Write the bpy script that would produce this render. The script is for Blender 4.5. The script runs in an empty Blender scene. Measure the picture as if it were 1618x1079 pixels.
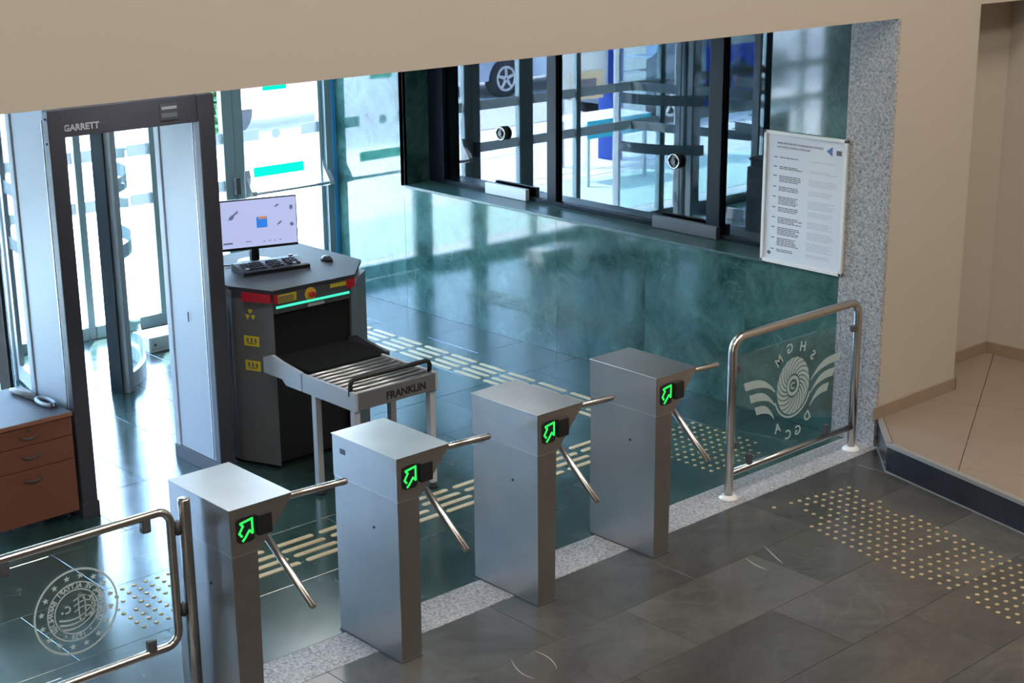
import bpy, bmesh, math, random
from mathutils import Vector, Matrix

random.seed(7)
SC = bpy.context.scene
COL = SC.collection
PI = math.pi

# ------------------------------------------------------------ camera
cam_d = bpy.data.cameras.new('camera')
cam_d.sensor_width = 36.0
cam_d.lens = 36.0 * 2458.5 / 1618.0
cam_d.clip_start = 0.1
cam_d.clip_end = 500
cam = bpy.data.objects.new('camera', cam_d)
COL.objects.link(cam)
yaw, pitch, roll = (math.radians(a) for a in (42.158, 16.315, -0.532))
f = Vector((math.cos(pitch) * math.sin(yaw), math.cos(pitch) * math.cos(yaw), -math.sin(pitch)))
r = f.cross(Vector((0, 0, 1))).normalized()
u = r.cross(f)
r2 = math.cos(roll) * r + math.sin(roll) * u
u2 = -math.sin(roll) * r + math.cos(roll) * u
m3 = Matrix((r2, u2, -f)).transposed()
cam.matrix_world = Matrix.Translation((0, 0, 3.42)) @ m3.to_4x4()
SC.camera = cam

# ------------------------------------------------------------ world, sun, exposure
W = bpy.data.worlds.new('world')
SC.world = W
W.use_nodes = True
nt = W.node_tree
bg = nt.nodes['Background']
sky = nt.nodes.new('ShaderNodeTexSky')
sky.sky_type = 'NISHITA'
sky.sun_disc = False
sky.sun_elevation = math.radians(57)
sky.sun_rotation = math.radians(38)
sky.air_density = 1.0
sky.dust_density = 0.6
nt.links.new(sky.outputs[0], bg.inputs[0])
bg.inputs[1].default_value = 5.4
SUN = 42.0
sd = bpy.data.lights.new('sun', 'SUN')
sd.energy = SUN
sd.angle = math.radians(0.6)
sd.color = (1.0, 0.96, 0.9)
sun = bpy.data.objects.new('sun', sd)
COL.objects.link(sun)
sun.rotation_euler = Vector((-0.40, -0.51, -1.0)).to_track_quat('-Z', 'Y').to_euler()
SC.view_settings.view_transform = 'Standard'
SC.view_settings.look = 'None'
SC.view_settings.gamma = 1
SC.view_settings.use_curve_mapping = False
SC.view_settings.exposure = 0.0
SC.cycles.max_bounces = 8
SC.cycles.diffuse_bounces = 4
SC.cycles.glossy_bounces = 5
SC.cycles.transparent_max_bounces = 16
SC.cycles.caustics_reflective = False
SC.cycles.caustics_refractive = False
SC.cycles.sample_clamp_indirect = 6.0

def area(name, loc, sx, sy, power, color, rot=(0, 0, 0)):
    l = bpy.data.lights.new(name, 'AREA')
    l.shape = 'RECTANGLE'
    l.size = sx
    l.size_y = sy
    l.energy = power
    l.color = color
    o = bpy.data.objects.new(name, l)
    o.location = loc
    o.rotation_euler = rot
    COL.objects.link(o)
    return o
# the hall's ceiling luminaires (their housings are built further down)
HALL_LAMPS = [(1.2, 0.2), (4.8, 0.2), (8.2, 0.2), (1.2, 2.6), (4.8, 2.6), (8.4, 2.6)]
for (x, y) in HALL_LAMPS:
    area('hall_light', (x, y, 6.40), 1.2, 1.2, 77, (1.0, 0.93, 0.85))
area('hall_side_fill', (-2.6, 0.5, 4.4), 6.0, 2.6, 110, (1.0, 0.98, 0.95), (0, math.radians(-90), 0))  # added side fill for the hall; no window is built behind it
LOBBY_FILLS = [(4.2, 7.2), (6.4, 7.2), (6.4, 9.4), (4.2, 9.4)]
for (x, y) in LOBBY_FILLS:
    area('lobby_fill', (x, y, 2.78), 0.55, 0.55, 8, (0.97, 0.98, 1.0))

# ------------------------------------------------------------ materials
MATS = {}
def N(t, k, **kw):
    n = t.nodes.new(k)
    for a, b in kw.items():
        setattr(n, a, b)
    return n

def pbr(name, color, rough=0.5, metal=0.0, noise=0.0, nscale=8.0, bump=0.0, coat=0.0, spec=None, emit=None, estr=0.0,
        rnoise=0.0, stretch=None, ior=None, objvar=0.0):
    if name in MATS:
        return MATS[name]
    m = bpy.data.materials.new(name)
    m.use_nodes = True
    t = m.node_tree
    b = t.nodes['Principled BSDF']
    b.inputs['Base Color'].default_value = (*color, 1)
    b.inputs['Roughness'].default_value = rough
    b.inputs['Metallic'].default_value = metal
    if ior: b.inputs['IOR'].default_value = ior
    if coat:
        b.inputs['Coat Weight'].default_value = coat
        b.inputs['Coat Roughness'].default_value = 0.03
    if spec is not None:
        b.inputs['Specular IOR Level'].default_value = spec
    if emit:
        b.inputs['Emission Color'].default_value = (*emit, 1)
        b.inputs['Emission Strength'].default_value = estr
    if noise or bump or rnoise or objvar:
        g = N(t, 'ShaderNodeNewGeometry')
        mp = N(t, 'ShaderNodeMapping')
        t.links.new(g.outputs['Position'], mp.inputs[0])
        if stretch: mp.inputs['Scale'].default_value = stretch
        nz = N(t, 'ShaderNodeTexNoise')
        nz.inputs['Scale'].default_value = nscale
        nz.inputs['Detail'].default_value = 6
        t.links.new(mp.outputs[0], nz.inputs[0])
        if noise or objvar:
            mx = N(t, 'ShaderNodeMix', data_type='RGBA')
            mx.inputs[6].default_value = (*[c * (1 - noise) for c in color], 1)
            mx.inputs[7].default_value = (*[min(1, c * (1 + noise)) for c in color], 1)
            t.links.new(nz.outputs[0], mx.inputs[0])
            out = mx.outputs[2]
            if objvar:
                oi = N(t, 'ShaderNodeObjectInfo')
                mr = N(t, 'ShaderNodeMapRange')
                mr.inputs[3].default_value = 1 - objvar
                mr.inputs[4].default_value = 1 + objvar
                t.links.new(oi.outputs['Random'], mr.inputs[0])
                hs = N(t, 'ShaderNodeHueSaturation')
                t.links.new(mr.outputs[0], hs.inputs['Value'])
                t.links.new(out, hs.inputs['Color'])
                out = hs.outputs[0]
            t.links.new(out, b.inputs['Base Color'])
        if rnoise:
            mr = N(t, 'ShaderNodeMapRange')
            mr.inputs[3].default_value = max(0.02, rough - rnoise)
            mr.inputs[4].default_value = rough + rnoise
            t.links.new(nz.outputs[0], mr.inputs[0])
            t.links.new(mr.outputs[0], b.inputs['Roughness'])
        if bump:
            bp = N(t, 'ShaderNodeBump')
            bp.inputs['Strength'].default_value = bump
            bp.inputs['Distance'].default_value = 0.002
            t.links.new(nz.outputs[0], bp.inputs['Height'])
            t.links.new(bp.outputs[0], b.inputs['Normal'])
    MATS[name] = m
    return m

def marble(name, dark, mid, light, rough, vein_scale=2.2, vein_amt=0.7, objvar=0.12, coat=0.0, ior=1.5, cloud=1.3, rn=0.0):
    m = bpy.data.materials.new(name)
    m.use_nodes = True
    t = m.node_tree
    b = t.nodes['Principled BSDF']
    g = N(t, 'ShaderNodeNewGeometry')
    oi = N(t, 'ShaderNodeObjectInfo')
    off = N(t, 'ShaderNodeVectorMath', operation='SCALE')
    cv = N(t, 'ShaderNodeCombineXYZ')
    for k in range(3): t.links.new(oi.outputs['Random'], cv.inputs[k])
    t.links.new(cv.outputs[0], off.inputs[0])
    off.inputs[3].default_value = 7.0
    ad = N(t, 'ShaderNodeVectorMath', operation='ADD')
    t.links.new(g.outputs['Position'], ad.inputs[0])
    t.links.new(off.outputs[0], ad.inputs[1])
    n1 = N(t, 'ShaderNodeTexNoise'); n1.inputs['Scale'].default_value = cloud; n1.inputs['Detail'].default_value = 8
    n1.inputs['Roughness'].default_value = 0.74; n1.inputs['Distortion'].default_value = 0.5
    t.links.new(ad.outputs[0], n1.inputs[0])
    n2 = N(t, 'ShaderNodeTexNoise'); n2.inputs['Scale'].default_value = vein_scale; n2.inputs['Detail'].default_value = 5
    n2.inputs['Distortion'].default_value = 1.6
    t.links.new(ad.outputs[0], n2.inputs[0])
    r1 = N(t, 'ShaderNodeValToRGB')
    e = r1.color_ramp.elements
    e[0].position = 0.32; e[0].color = (*dark, 1)
    e[1].position = 0.72; e[1].color = (*mid, 1)
    t.links.new(n1.outputs[0], r1.inputs[0])
    # thin veins: |noise - .5| small
    s = N(t, 'ShaderNodeMath', operation='SUBTRACT'); s.inputs[1].default_value = 0.5
    t.links.new(n2.outputs[0], s.inputs[0])
    a = N(t, 'ShaderNodeMath', operation='ABSOLUTE'); t.links.new(s.outputs[0], a.inputs[0])
    mr = N(t, 'ShaderNodeMapRange'); mr.inputs[1].default_value = 0.0; mr.inputs[2].default_value = 0.022
    mr.inputs[3].default_value = vein_amt; mr.inputs[4].default_value = 0.0
    t.links.new(a.outputs[0], mr.inputs[0])
    n3 = N(t, 'ShaderNodeTexNoise'); n3.inputs['Scale'].default_value = vein_scale * 0.9
    t.links.new(ad.outputs[0], n3.inputs[0])
    m3_ = N(t, 'ShaderNodeMapRange'); m3_.inputs[1].default_value = 0.48; m3_.inputs[2].default_value = 0.68
    t.links.new(n3.outputs[0], m3_.inputs[0])
    mu = N(t, 'ShaderNodeMath', operation='MULTIPLY')
    t.links.new(mr.outputs[0], mu.inputs[0]); t.links.new(m3_.outputs[0], mu.inputs[1])
    mx = N(t, 'ShaderNodeMix', data_type='RGBA')
    t.links.new(mu.outputs[0], mx.inputs[0]); t.links.new(r1.outputs[0], mx.inputs[6])
    mx.inputs[7].default_value = (*light, 1)
    mv = N(t, 'ShaderNodeMapRange'); mv.inputs[3].default_value = 1 - objvar; mv.inputs[4].default_value = 1 + objvar
    t.links.new(oi.outputs['Random'], mv.inputs[0])
    hs = N(t, 'ShaderNodeHueSaturation'); t.links.new(mv.outputs[0], hs.inputs['Value']); t.links.new(mx.outputs[2], hs.inputs['Color'])
    t.links.new(hs.outputs[0], b.inputs['Base Color'])
    b.inputs['Roughness'].default_value = rough
    if rn:
        rr = N(t, 'ShaderNodeMapRange'); rr.inputs[3].default_value = max(0.02, rough - rn); rr.inputs[4].default_value = rough + rn
        t.links.new(n1.outputs[0], rr.inputs[0]); t.links.new(rr.outputs[0], b.inputs['Roughness'])
    b.inputs['IOR'].default_value = ior
    if coat:
        b.inputs['Coat Weight'].default_value = coat
        b.inputs['Coat Roughness'].default_value = 0.02
        b.inputs['Coat IOR'].default_value = 1.6
    MATS[name] = m
    return m

def glass(name, tint=(0.93, 0.97, 0.97), refl=0.0, rough=0.0, glosscol=(1, 1, 1), ior=1.5):
    m = bpy.data.materials.new(name)
    m.use_nodes = True
    t = m.node_tree
    t.nodes.remove(t.nodes['Principled BSDF'])
    out = t.nodes['Material Output']
    tr = N(t, 'ShaderNodeBsdfTransparent'); tr.inputs[0].default_value = (*tint, 1)
    gl = N(t, 'ShaderNodeBsdfGlossy'); gl.inputs['Roughness'].default_value = rough; gl.inputs[0].default_value = (*glosscol, 1)
    ge = N(t, 'ShaderNodeNewGeometry'); dt_ = N(t, 'ShaderNodeVectorMath', operation='DOT_PRODUCT')
    t.links.new(ge.outputs['Normal'], dt_.inputs[0]); t.links.new(ge.outputs['Incoming'], dt_.inputs[1])
    ab = N(t, 'ShaderNodeMath', operation='ABSOLUTE'); t.links.new(dt_.outputs['Value'], ab.inputs[0])
    om = N(t, 'ShaderNodeMath', operation='SUBTRACT'); om.inputs[0].default_value = 1.0; t.links.new(ab.outputs[0], om.inputs[1])
    pw = N(t, 'ShaderNodeMath', operation='POWER'); pw.inputs[1].default_value = 5.0; t.links.new(om.outputs[0], pw.inputs[0])
    fr = N(t, 'ShaderNodeMath', operation='MULTIPLY_ADD'); fr.inputs[1].default_value = 0.96; fr.inputs[2].default_value = 0.04
    t.links.new(pw.outputs[0], fr.inputs[0])
    mr = N(t, 'ShaderNodeMath', operation='MAXIMUM'); mr.inputs[1].default_value = refl
    ms = N(t, 'ShaderNodeMixShader')
    t.links.new(fr.outputs[0], mr.inputs[0]); t.links.new(mr.outputs[0], ms.inputs[0])
    t.links.new(tr.outputs[0], ms.inputs[1]); t.links.new(gl.outputs[0], ms.inputs[2]); t.links.new(ms.outputs[0], out.inputs[0])
    MATS[name] = m
    return m

def brushed(name, color, rough, scale, bumpy=0.12, axis=(1, 1, 0.02)):
    m = bpy.data.materials.new(name)
    m.use_nodes = True
    t = m.node_tree
    b = t.nodes['Principled BSDF']
    b.inputs['Metallic'].default_value = 1.0
    g = N(t, 'ShaderNodeNewGeometry'); mp = N(t, 'ShaderNodeMapping'); mp.inputs['Scale'].default_value = axis
    t.links.new(g.outputs['Position'], mp.inputs[0])
    nz = N(t, 'ShaderNodeTexNoise'); nz.inputs['Scale'].default_value = scale; nz.inputs['Detail'].default_value = 4
    t.links.new(mp.outputs[0], nz.inputs[0])
    n2 = N(t, 'ShaderNodeTexNoise'); n2.inputs['Scale'].default_value = 5.0; t.links.new(g.outputs['Position'], n2.inputs[0])
    mr = N(t, 'ShaderNodeMapRange'); mr.inputs[3].default_value = rough - 0.08; mr.inputs[4].default_value = rough + 0.12
    t.links.new(nz.outputs[0], mr.inputs[0]); t.links.new(mr.outputs[0], b.inputs['Roughness'])
    mx = N(t, 'ShaderNodeMix', data_type='RGBA')
    mx.inputs[6].default_value = (*[c * 0.86 for c in color], 1); mx.inputs[7].default_value = (*[min(1, c * 1.1) for c in color], 1)
    t.links.new(n2.outputs[0], mx.inputs[0]); t.links.new(mx.outputs[2], b.inputs['Base Color'])
    bp = N(t, 'ShaderNodeBump'); bp.inputs['Strength'].default_value = bumpy; bp.inputs['Distance'].default_value = 0.0006
    t.links.new(nz.outputs[0], bp.inputs['Height']); t.links.new(bp.outputs[0], b.inputs['Normal'])
    MATS[name] = m
    return m

beige = pbr('beige_paint', (0.48, 0.425, 0.355), 0.75, noise=0.03, nscale=2.0, bump=0.15)
beige_dk = pbr('beige_skirting', (0.30, 0.225, 0.155), 0.45, noise=0.08, nscale=20)
plat_tile = pbr('brown_porcelain', (0.27, 0.21, 0.16), 0.3, noise=0.10, nscale=3.5, bump=0.05)
grout = pbr('grout', (0.16, 0.13, 0.11), 0.9)
kerb_dk = marble('dark_kerb_stone', (0.012, 0.014, 0.02), (0.03, 0.035, 0.045), (0.08, 0.08, 0.08), 0.22, vein_amt=0.3)
granite = pbr('grey_granite', (0.33, 0.33, 0.34), 0.4, noise=0.0)
def make_granite(m):
    t = m.node_tree; b = t.nodes['Principled BSDF']
    g = N(t, 'ShaderNodeNewGeometry')
    v = N(t, 'ShaderNodeTexVoronoi'); v.inputs['Scale'].default_value = 95
    n = N(t, 'ShaderNodeTexNoise'); n.inputs['Scale'].default_value = 60; n.inputs['Detail'].default_value = 4
    t.links.new(g.outputs['Position'], v.inputs[0]); t.links.new(g.outputs['Position'], n.inputs[0])
    r_ = N(t, 'ShaderNodeValToRGB'); r_.color_ramp.interpolation = 'LINEAR'
    e = r_.color_ramp.elements
    e[0].position = 0.34; e[0].color = (0.15, 0.15, 0.155, 1)
    e[1].position = 0.64; e[1].color = (0.46, 0.44, 0.43, 1)
    k = r_.color_ramp.elements.new(0.49); k.color = (0.30, 0.29, 0.29, 1)
    mx = N(t, 'ShaderNodeMix', data_type='RGBA'); mx.inputs[0].default_value = 0.3
    t.links.new(n.outputs[0], r_.inputs[0]); t.links.new(r_.outputs[0], mx.inputs[6])
    bw = N(t, 'ShaderNodeRGBToBW'); t.links.new(v.outputs['Color'], bw.inputs[0]); t.links.new(bw.outputs[0], mx.inputs[7])
    t.links.new(mx.outputs[2], b.inputs['Base Color'])
    b.inputs['Roughness'].default_value = 0.35
make_granite(granite)
wall_marble = marble('green_marble_wall', (0.008, 0.042, 0.038), (0.085, 0.180, 0.162), (0.22, 0.34, 0.32), 0.07, vein_scale=3.4, vein_amt=0.3, coat=0.15, ior=1.52, cloud=3.2, objvar=0.15)
sill_marble = marble('green_marble_sill', (0.02, 0.06, 0.055), (0.07, 0.14, 0.13), (0.25, 0.36, 0.34), 0.3, vein_scale=3.4, vein_amt=0.2)
lobby_marble = marble('green_marble_floor', (0.010, 0.034, 0.031), (0.046, 0.095, 0.086), (0.36, 0.46, 0.44), 0.19, vein_scale=3.6, vein_amt=0.2, ior=2.1, cloud=2.2, objvar=0.16, rn=0.05)
hall_slate = marble('grey_slate_floor', (0.055, 0.053, 0.049), (0.105, 0.099, 0.088), (0.30, 0.29, 0.26), 0.2, vein_scale=1.2, vein_amt=0.08, ior=1.5, cloud=1.6, objvar=0.2, rn=0.08)
joint_dk = pbr('floor_joint', (0.05, 0.05, 0.048), 0.7)
steel = brushed('brushed_steel', (0.48, 0.46, 0.45), 0.32, 260, axis=(1, 0.04, 1))
steel_lit = brushed('brushed_steel_lit_top', (0.62, 0.61, 0.60), 0.3, 260, axis=(1, 0.04, 1))  # lit copy of the darker body steel: bright tops put into the colour
steel_v = brushed('brushed_steel_body', (0.44, 0.42, 0.41), 0.34, 240, axis=(1, 1, 0.03))
tube_m = pbr('satin_tube_steel', (0.56, 0.54, 0.52), 0.24, 1.0)
black_pl = pbr('black_plastic', (0.012, 0.012, 0.014), 0.4)
dark_grey = pbr('dark_grey_enamel', (0.075, 0.075, 0.085), 0.42, noise=0.06)
det_dark = pbr('detector_dark_grey', (0.06, 0.06, 0.075), 0.45)
det_light = pbr('detector_panel_grey', (0.52, 0.56, 0.63), 0.4, noise=0.03, nscale=3)
scan_grey = pbr('scanner_grey', (0.15, 0.15, 0.155), 0.42, noise=0.08)
scan_side = pbr('scanner_side_grey', (0.13, 0.14, 0.16), 0.45, noise=0.05)
scan_top = pbr('scanner_top', (0.045, 0.048, 0.055), 0.62, spec=0.25, noise=0.05)
white_metal = pbr('white_grey_metal', (0.48, 0.50, 0.54), 0.4)
belt_m = pbr('rubber_belt', (0.012, 0.012, 0.012), 0.9, spec=0.15)
tunnel_m = pbr('tunnel_black', (0.003, 0.003, 0.004), 0.8)
roller_m = pbr('roller_steel', (0.72, 0.70, 0.67), 0.3, 0.85)
red_l = pbr('red_lamp_lens', (0.55, 0.015, 0.03), 0.25)
yellow = pbr('yellow_sticker', (0.75, 0.58, 0.03), 0.5)
yellow_b = pbr('yellow_knob', (0.85, 0.55, 0.05), 0.35)
red_b = pbr('red_button', (0.6, 0.03, 0.02), 0.35)
green_em = pbr('green_light_strip', (0.05, 0.6, 0.4), 0.4, emit=(0.05, 1.0, 0.55), estr=1.1)
green_led = pbr('green_led_arrow', (0.02, 0.5, 0.08), 0.4, emit=(0.02, 1.0, 0.10), estr=1.3)
wood = pbr('cherry_wood_laminate', (0.235, 0.082, 0.048), 0.5, noise=0.16, nscale=6, stretch=(1, 1, 9))
wood_edge = pbr('cherry_wood_edge', (0.34, 0.15, 0.09), 0.5)
top_dk = pbr('dark_cabinet_top', (0.05, 0.055, 0.075), 0.5)
brass = pbr('tactile_brass', (0.66, 0.54, 0.34), 0.42, 0.25, noise=0.12, nscale=9)
stud_m = pbr('tactile_stud_brass', (0.54, 0.42, 0.23), 0.36, 0.45, noise=0.12, nscale=9)
frame_al = pbr('grey_blue_aluminium', (0.26, 0.34, 0.36), 0.4, 0.1)
frame_bl = pbr('blue_jamb', (0.05, 0.32, 0.66), 0.4)
frame_dk = pbr('dark_aluminium', (0.006, 0.009, 0.016), 0.35, spec=0.15)
drum_dk = pbr('drum_black_seal', (0.02, 0.025, 0.035), 0.5)
drum_al = pbr('drum_aluminium', (0.36, 0.38, 0.40), 0.4, 0.2)
film = pbr('frosted_film', (0.42, 0.48, 0.50), 0.7)
facade_glass = glass('facade_glass', (0.92, 0.97, 0.98))
rail_glass = glass('rail_glass', (0.93, 0.97, 0.96))
booth_glass = glass('booth_glass', (0.30, 0.38, 0.42), refl=0.13, glosscol=(0.95, 0.97, 1.0))
etched = pbr('etched_white', (0.40, 0.50, 0.50), 0.6)
emblem_m = pbr('etched_emblem_white', (0.50, 0.57, 0.58), 0.6)
etched_dim = pbr('etched_white_dim', (0.34, 0.40, 0.42), 0.6)
paper = pbr('white_paper', (0.68, 0.70, 0.76), 0.5)
ink = pbr('grey_ink', (0.13, 0.12, 0.15), 0.7)
ink_l = pbr('pale_ink', (0.46, 0.46, 0.52), 0.7)
ink_bl = pbr('blue_ink', (0.10, 0.16, 0.38), 0.7)
white_fr = pbr('white_aluminium_frame', (0.78, 0.78, 0.78), 0.35)
ceil_w = pbr('ceiling_white', (0.62, 0.60, 0.57), 0.8)
booth_in = pbr('booth_interior', (0.05, 0.055, 0.06), 0.8)
ground_m = pbr('outdoor_paving', (0.60, 0.60, 0.58), 0.85, noise=0.10, nscale=1.2)
ground_g = pbr('outdoor_green_paint', (0.42, 0.56, 0.50), 0.8, noise=0.1)
ground_l = pbr('outdoor_line', (0.78, 0.78, 0.76), 0.8)
asphalt = pbr('asphalt', (0.30, 0.31, 0.33), 0.9, noise=0.1)
car_sil = pbr('car_silver_blue', (0.42, 0.48, 0.58), 0.25, 0.5)
car_dk = pbr('car_dark_blue_grey', (0.08, 0.11, 0.16), 0.25, 0.3)
car_gl = pbr('car_window', (0.04, 0.06, 0.09), 0.05)
tyre = pbr('tyre_rubber', (0.02, 0.02, 0.022), 0.8)
alloy = pbr('alloy_wheel', (0.6, 0.6, 0.62), 0.3, 0.8)
headl = pbr('headlamp', (0.85, 0.87, 0.9), 0.2)
leaf = pbr('leaf_green', (0.05, 0.14, 0.06), 0.7, noise=0.4, nscale=4)
blue_p = pbr('blue_panel', (0.02, 0.07, 0.35), 0.4)
cyan_p = pbr('cyan_panel', (0.01, 0.40, 0.55), 0.4)
pink_p = pbr('crimson_panel', (0.55, 0.04, 0.14), 0.4)
sand_p = pbr('sand_poster', (0.66, 0.48, 0.30), 0.6)
green_decal = pbr('green_decal', (0.0, 0.42, 0.28), 0.5, emit=None)
def translucent_decal(m, c):
    t = m.node_tree; b = t.nodes['Principled BSDF']; out = t.nodes['Material Output']
    tl = N(t, 'ShaderNodeBsdfTranslucent'); tl.inputs[0].default_value = (*c, 1)
    ms = N(t, 'ShaderNodeMixShader'); ms.inputs[0].default_value = 0.5
    t.links.new(b.outputs[0], ms.inputs[1]); t.links.new(tl.outputs[0], ms.inputs[2]); t.links.new(ms.outputs[0], out.inputs[0])
translucent_decal(green_decal, (0.0, 0.55, 0.36))
translucent_decal(film, (0.40, 0.43, 0.43))
translucent_decal(blue_p, (0.06, 0.16, 0.5))
screen_m = pbr('monitor_screen', (0.1, 0.1, 0.12), 0.3, emit=(0.50, 0.56, 0.88), estr=0.92)
screen_ink = pbr('screen_grey', (0.08, 0.09, 0.12), 0.3, emit=(0.14, 0.16, 0.28), estr=0.8)
screen_blue = pbr('screen_blue', (0.02, 0.1, 0.4), 0.3, emit=(0.03, 0.22, 0.75), estr=0.9)
screen_oran = pbr('screen_orange', (0.4, 0.15, 0.05), 0.3, emit=(0.55, 0.25, 0.12), estr=0.9)
lamp_em = pbr('lamp_diffuser', (0.9, 0.9, 0.88), 0.6, emit=(1.0, 0.93, 0.82), estr=3.0)
foot_rub = pbr('rubber_foot', (0.02, 0.02, 0.02), 0.7)
wand_m = pbr('wand_grey', (0.45, 0.47, 0.52), 0.4)

# ------------------------------------------------------------ mesh helper
class MB:
    def __init__(s): s.v = []; s.f = []; s.sm = []
    def add(s, vs, fs, smooth=False, T=None):
        o = len(s.v)
        for p in vs:
            p = Vector(p)
            if T is not None: p = T @ p
            s.v.append(p)
        for q in fs:
            s.f.append([o + i for i in q]); s.sm.append(smooth)
        return s
    def box(s, x0, x1, y0, y1, z0, z1, b=0.0, T=None):
        if b <= 0:
            vs = [(x, y, z) for x in (x0, x1) for y in (y0, y1) for z in (z0, z1)]
            fs = [(0, 1, 3, 2), (4, 6, 7, 5), (0, 4, 5, 1), (2, 3, 7, 6), (0, 2, 6, 4), (1, 5, 7, 3)]
            return s.add(vs, fs, False, T)
        bm = bmesh.new()
        bmesh.ops.create_cube(bm, size=1)
        for v in bm.verts:
            v.co = Vector(((x0 + x1) / 2 + v.co.x * (x1 - x0), (y0 + y1) / 2 + v.co.y * (y1 - y0), (z0 + z1) / 2 + v.co.z * (z1 - z0)))
        bmesh.ops.bevel(bm, geom=bm.edges[:], offset=b, segments=2, profile=0.6, affect='EDGES')
        return s.bm(bm, T, False)
    def bm(s, bm, T=None, smooth=False):
        bm.verts.index_update()
        s.add([v.co.copy() for v in bm.verts], [[v.index for v in q.verts] for q in bm.faces], smooth, T)
        bm.free()
        return s
    def prism(s, poly, a, b, axis='z', T=None, smooth=False):
        """poly: 2D points; extruded a..b along axis. x: (y,z); y: (x,z); z: (x,y)"""
        def P(p, w):
            return {'z': (p[0], p[1], w), 'y': (p[0], w, p[1]), 'x': (w, p[0], p[1])}[axis]
        n = len(poly)
        vs = [P(p, a) for p in poly] + [P(p, b) for p in poly]
        fs = [tuple(range(n))[::-1], tuple(range(n, 2 * n))] + [(i, (i + 1) % n, n + (i + 1) % n, n + i) for i in range(n)]
        return s.add(vs, fs, smooth, T)
    def tube(s, pts, rad, seg=12, cap=True, T=None):
        pts = [Vector(p) for p in pts]
        n = len(pts)
        rads = rad if isinstance(rad, (list, tuple)) else [rad] * n
        up = None; vs = []; fs = []
        for i, p in enumerate(pts):
            d = (pts[min(i + 1, n - 1)] - pts[max(i - 1, 0)]).normalized()
            if up is None:
                up = Vector((0, 0, 1)) if abs(d.z) < 0.9 else Vector((1, 0, 0))
            a = d.cross(up).normalized(); up = a.cross(d).normalized()
            for k in range(seg):
                an = 2 * PI * k / seg
                vs.append(p + rads[i] * (math.cos(an) * a + math.sin(an) * up))
        for i in range(n - 1):
            for k in range(seg):
                fs.append((i * seg + k, i * seg + (k + 1) % seg, (i + 1) * seg + (k + 1) % seg, (i + 1) * seg + k))
        s.add(vs, fs, True, T)
        if cap:
            o = len(s.v) - len(vs)
            s.f.append([o + k for k in range(seg)][::-1]); s.sm.append(False)
            s.f.append([o + (n - 1) * seg + k for k in range(seg)]); s.sm.append(False)
        return s
    def lathe(s, prof, c, seg=16, T=None):
        """prof (r,z) rotated about vertical axis through c"""
        vs = []; fs = []; n = len(prof)
        for (r_, z) in prof:
            for k in range(seg):
                a = 2 * PI * k / seg
                vs.append((c[0] + r_ * math.cos(a), c[1] + r_ * math.sin(a), c[2] + z))
        for i in range(n - 1):
            for k in range(seg):
                fs.append((i * seg + k, i * seg + (k + 1) % seg, (i + 1) * seg + (k + 1) % seg, (i + 1) * seg + k))
        fs.append(tuple(range(seg))[::-1]); fs.append(tuple((n - 1) * seg + k for k in range(seg)))
        return s.add(vs, fs, True, T)
    def ring(s, c, r0, r1, y0, y1, seg=48, a0=0, a1=2 * PI, sx=1.0, T=None):
        """flat ring in the XZ plane, thickness y0..y1"""
        full = abs(a1 - a0 - 2 * PI) < 1e-4
        vs = []; fs = []
        m = seg if full else seg + 1
        for i in range(m):
            a = a0 + (a1 - a0) * i / seg
            for (rr, yy) in ((r0, y0), (r1, y0), (r1, y1), (r0, y1)):
                vs.append((c[0] + sx * rr * math.cos(a), yy, c[1] + rr * math.sin(a)))
        for i in range(seg):
            j = (i + 1) % m
            for k in range(4):
                fs.append((i * 4 + k, i * 4 + (k + 1) % 4, j * 4 + (k + 1) % 4, j * 4 + k))
        return s.add(vs, fs, False, T)
    def cyl(s, c, rad, h, axis='z', seg=20, T=None):
        c = Vector(c); d = {'x': Vector((1, 0, 0)), 'y': Vector((0, 1, 0)), 'z': Vector((0, 0, 1))}[axis]
        return s.tube([c, c + d * h], rad, seg, True, T)
    def build(s, name, mat, parent=None, mesh=None):
        lo = Vector([min(v[k] for v in s.v) for k in range(3)]); hi = Vector([max(v[k] for v in s.v) for k in range(3)])
        o = Vector(((lo.x + hi.x) / 2, (lo.y + hi.y) / 2, lo.z))
        me = bpy.data.meshes.new(name)
        me.from_pydata([v - o for v in s.v], [], s.f)
        me.polygons.foreach_set('use_smooth', s.sm)
        bm = bmesh.new(); bm.from_mesh(me)
        bmesh.ops.recalc_face_normals(bm, faces=bm.faces[:])
        bm.to_mesh(me); bm.free()
        me.materials.append(mat)
        ob = bpy.data.objects.new(name, me)
        COL.objects.link(ob)
        put(ob, o, parent)
        return ob

WPOS = {}
def put(ob, world, parent):
    WPOS[ob] = Vector(world)
    if parent is not None:
        ob.parent = parent
        ob.location = Vector(world) - WPOS[parent]
    else:
        ob.location = world

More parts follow.
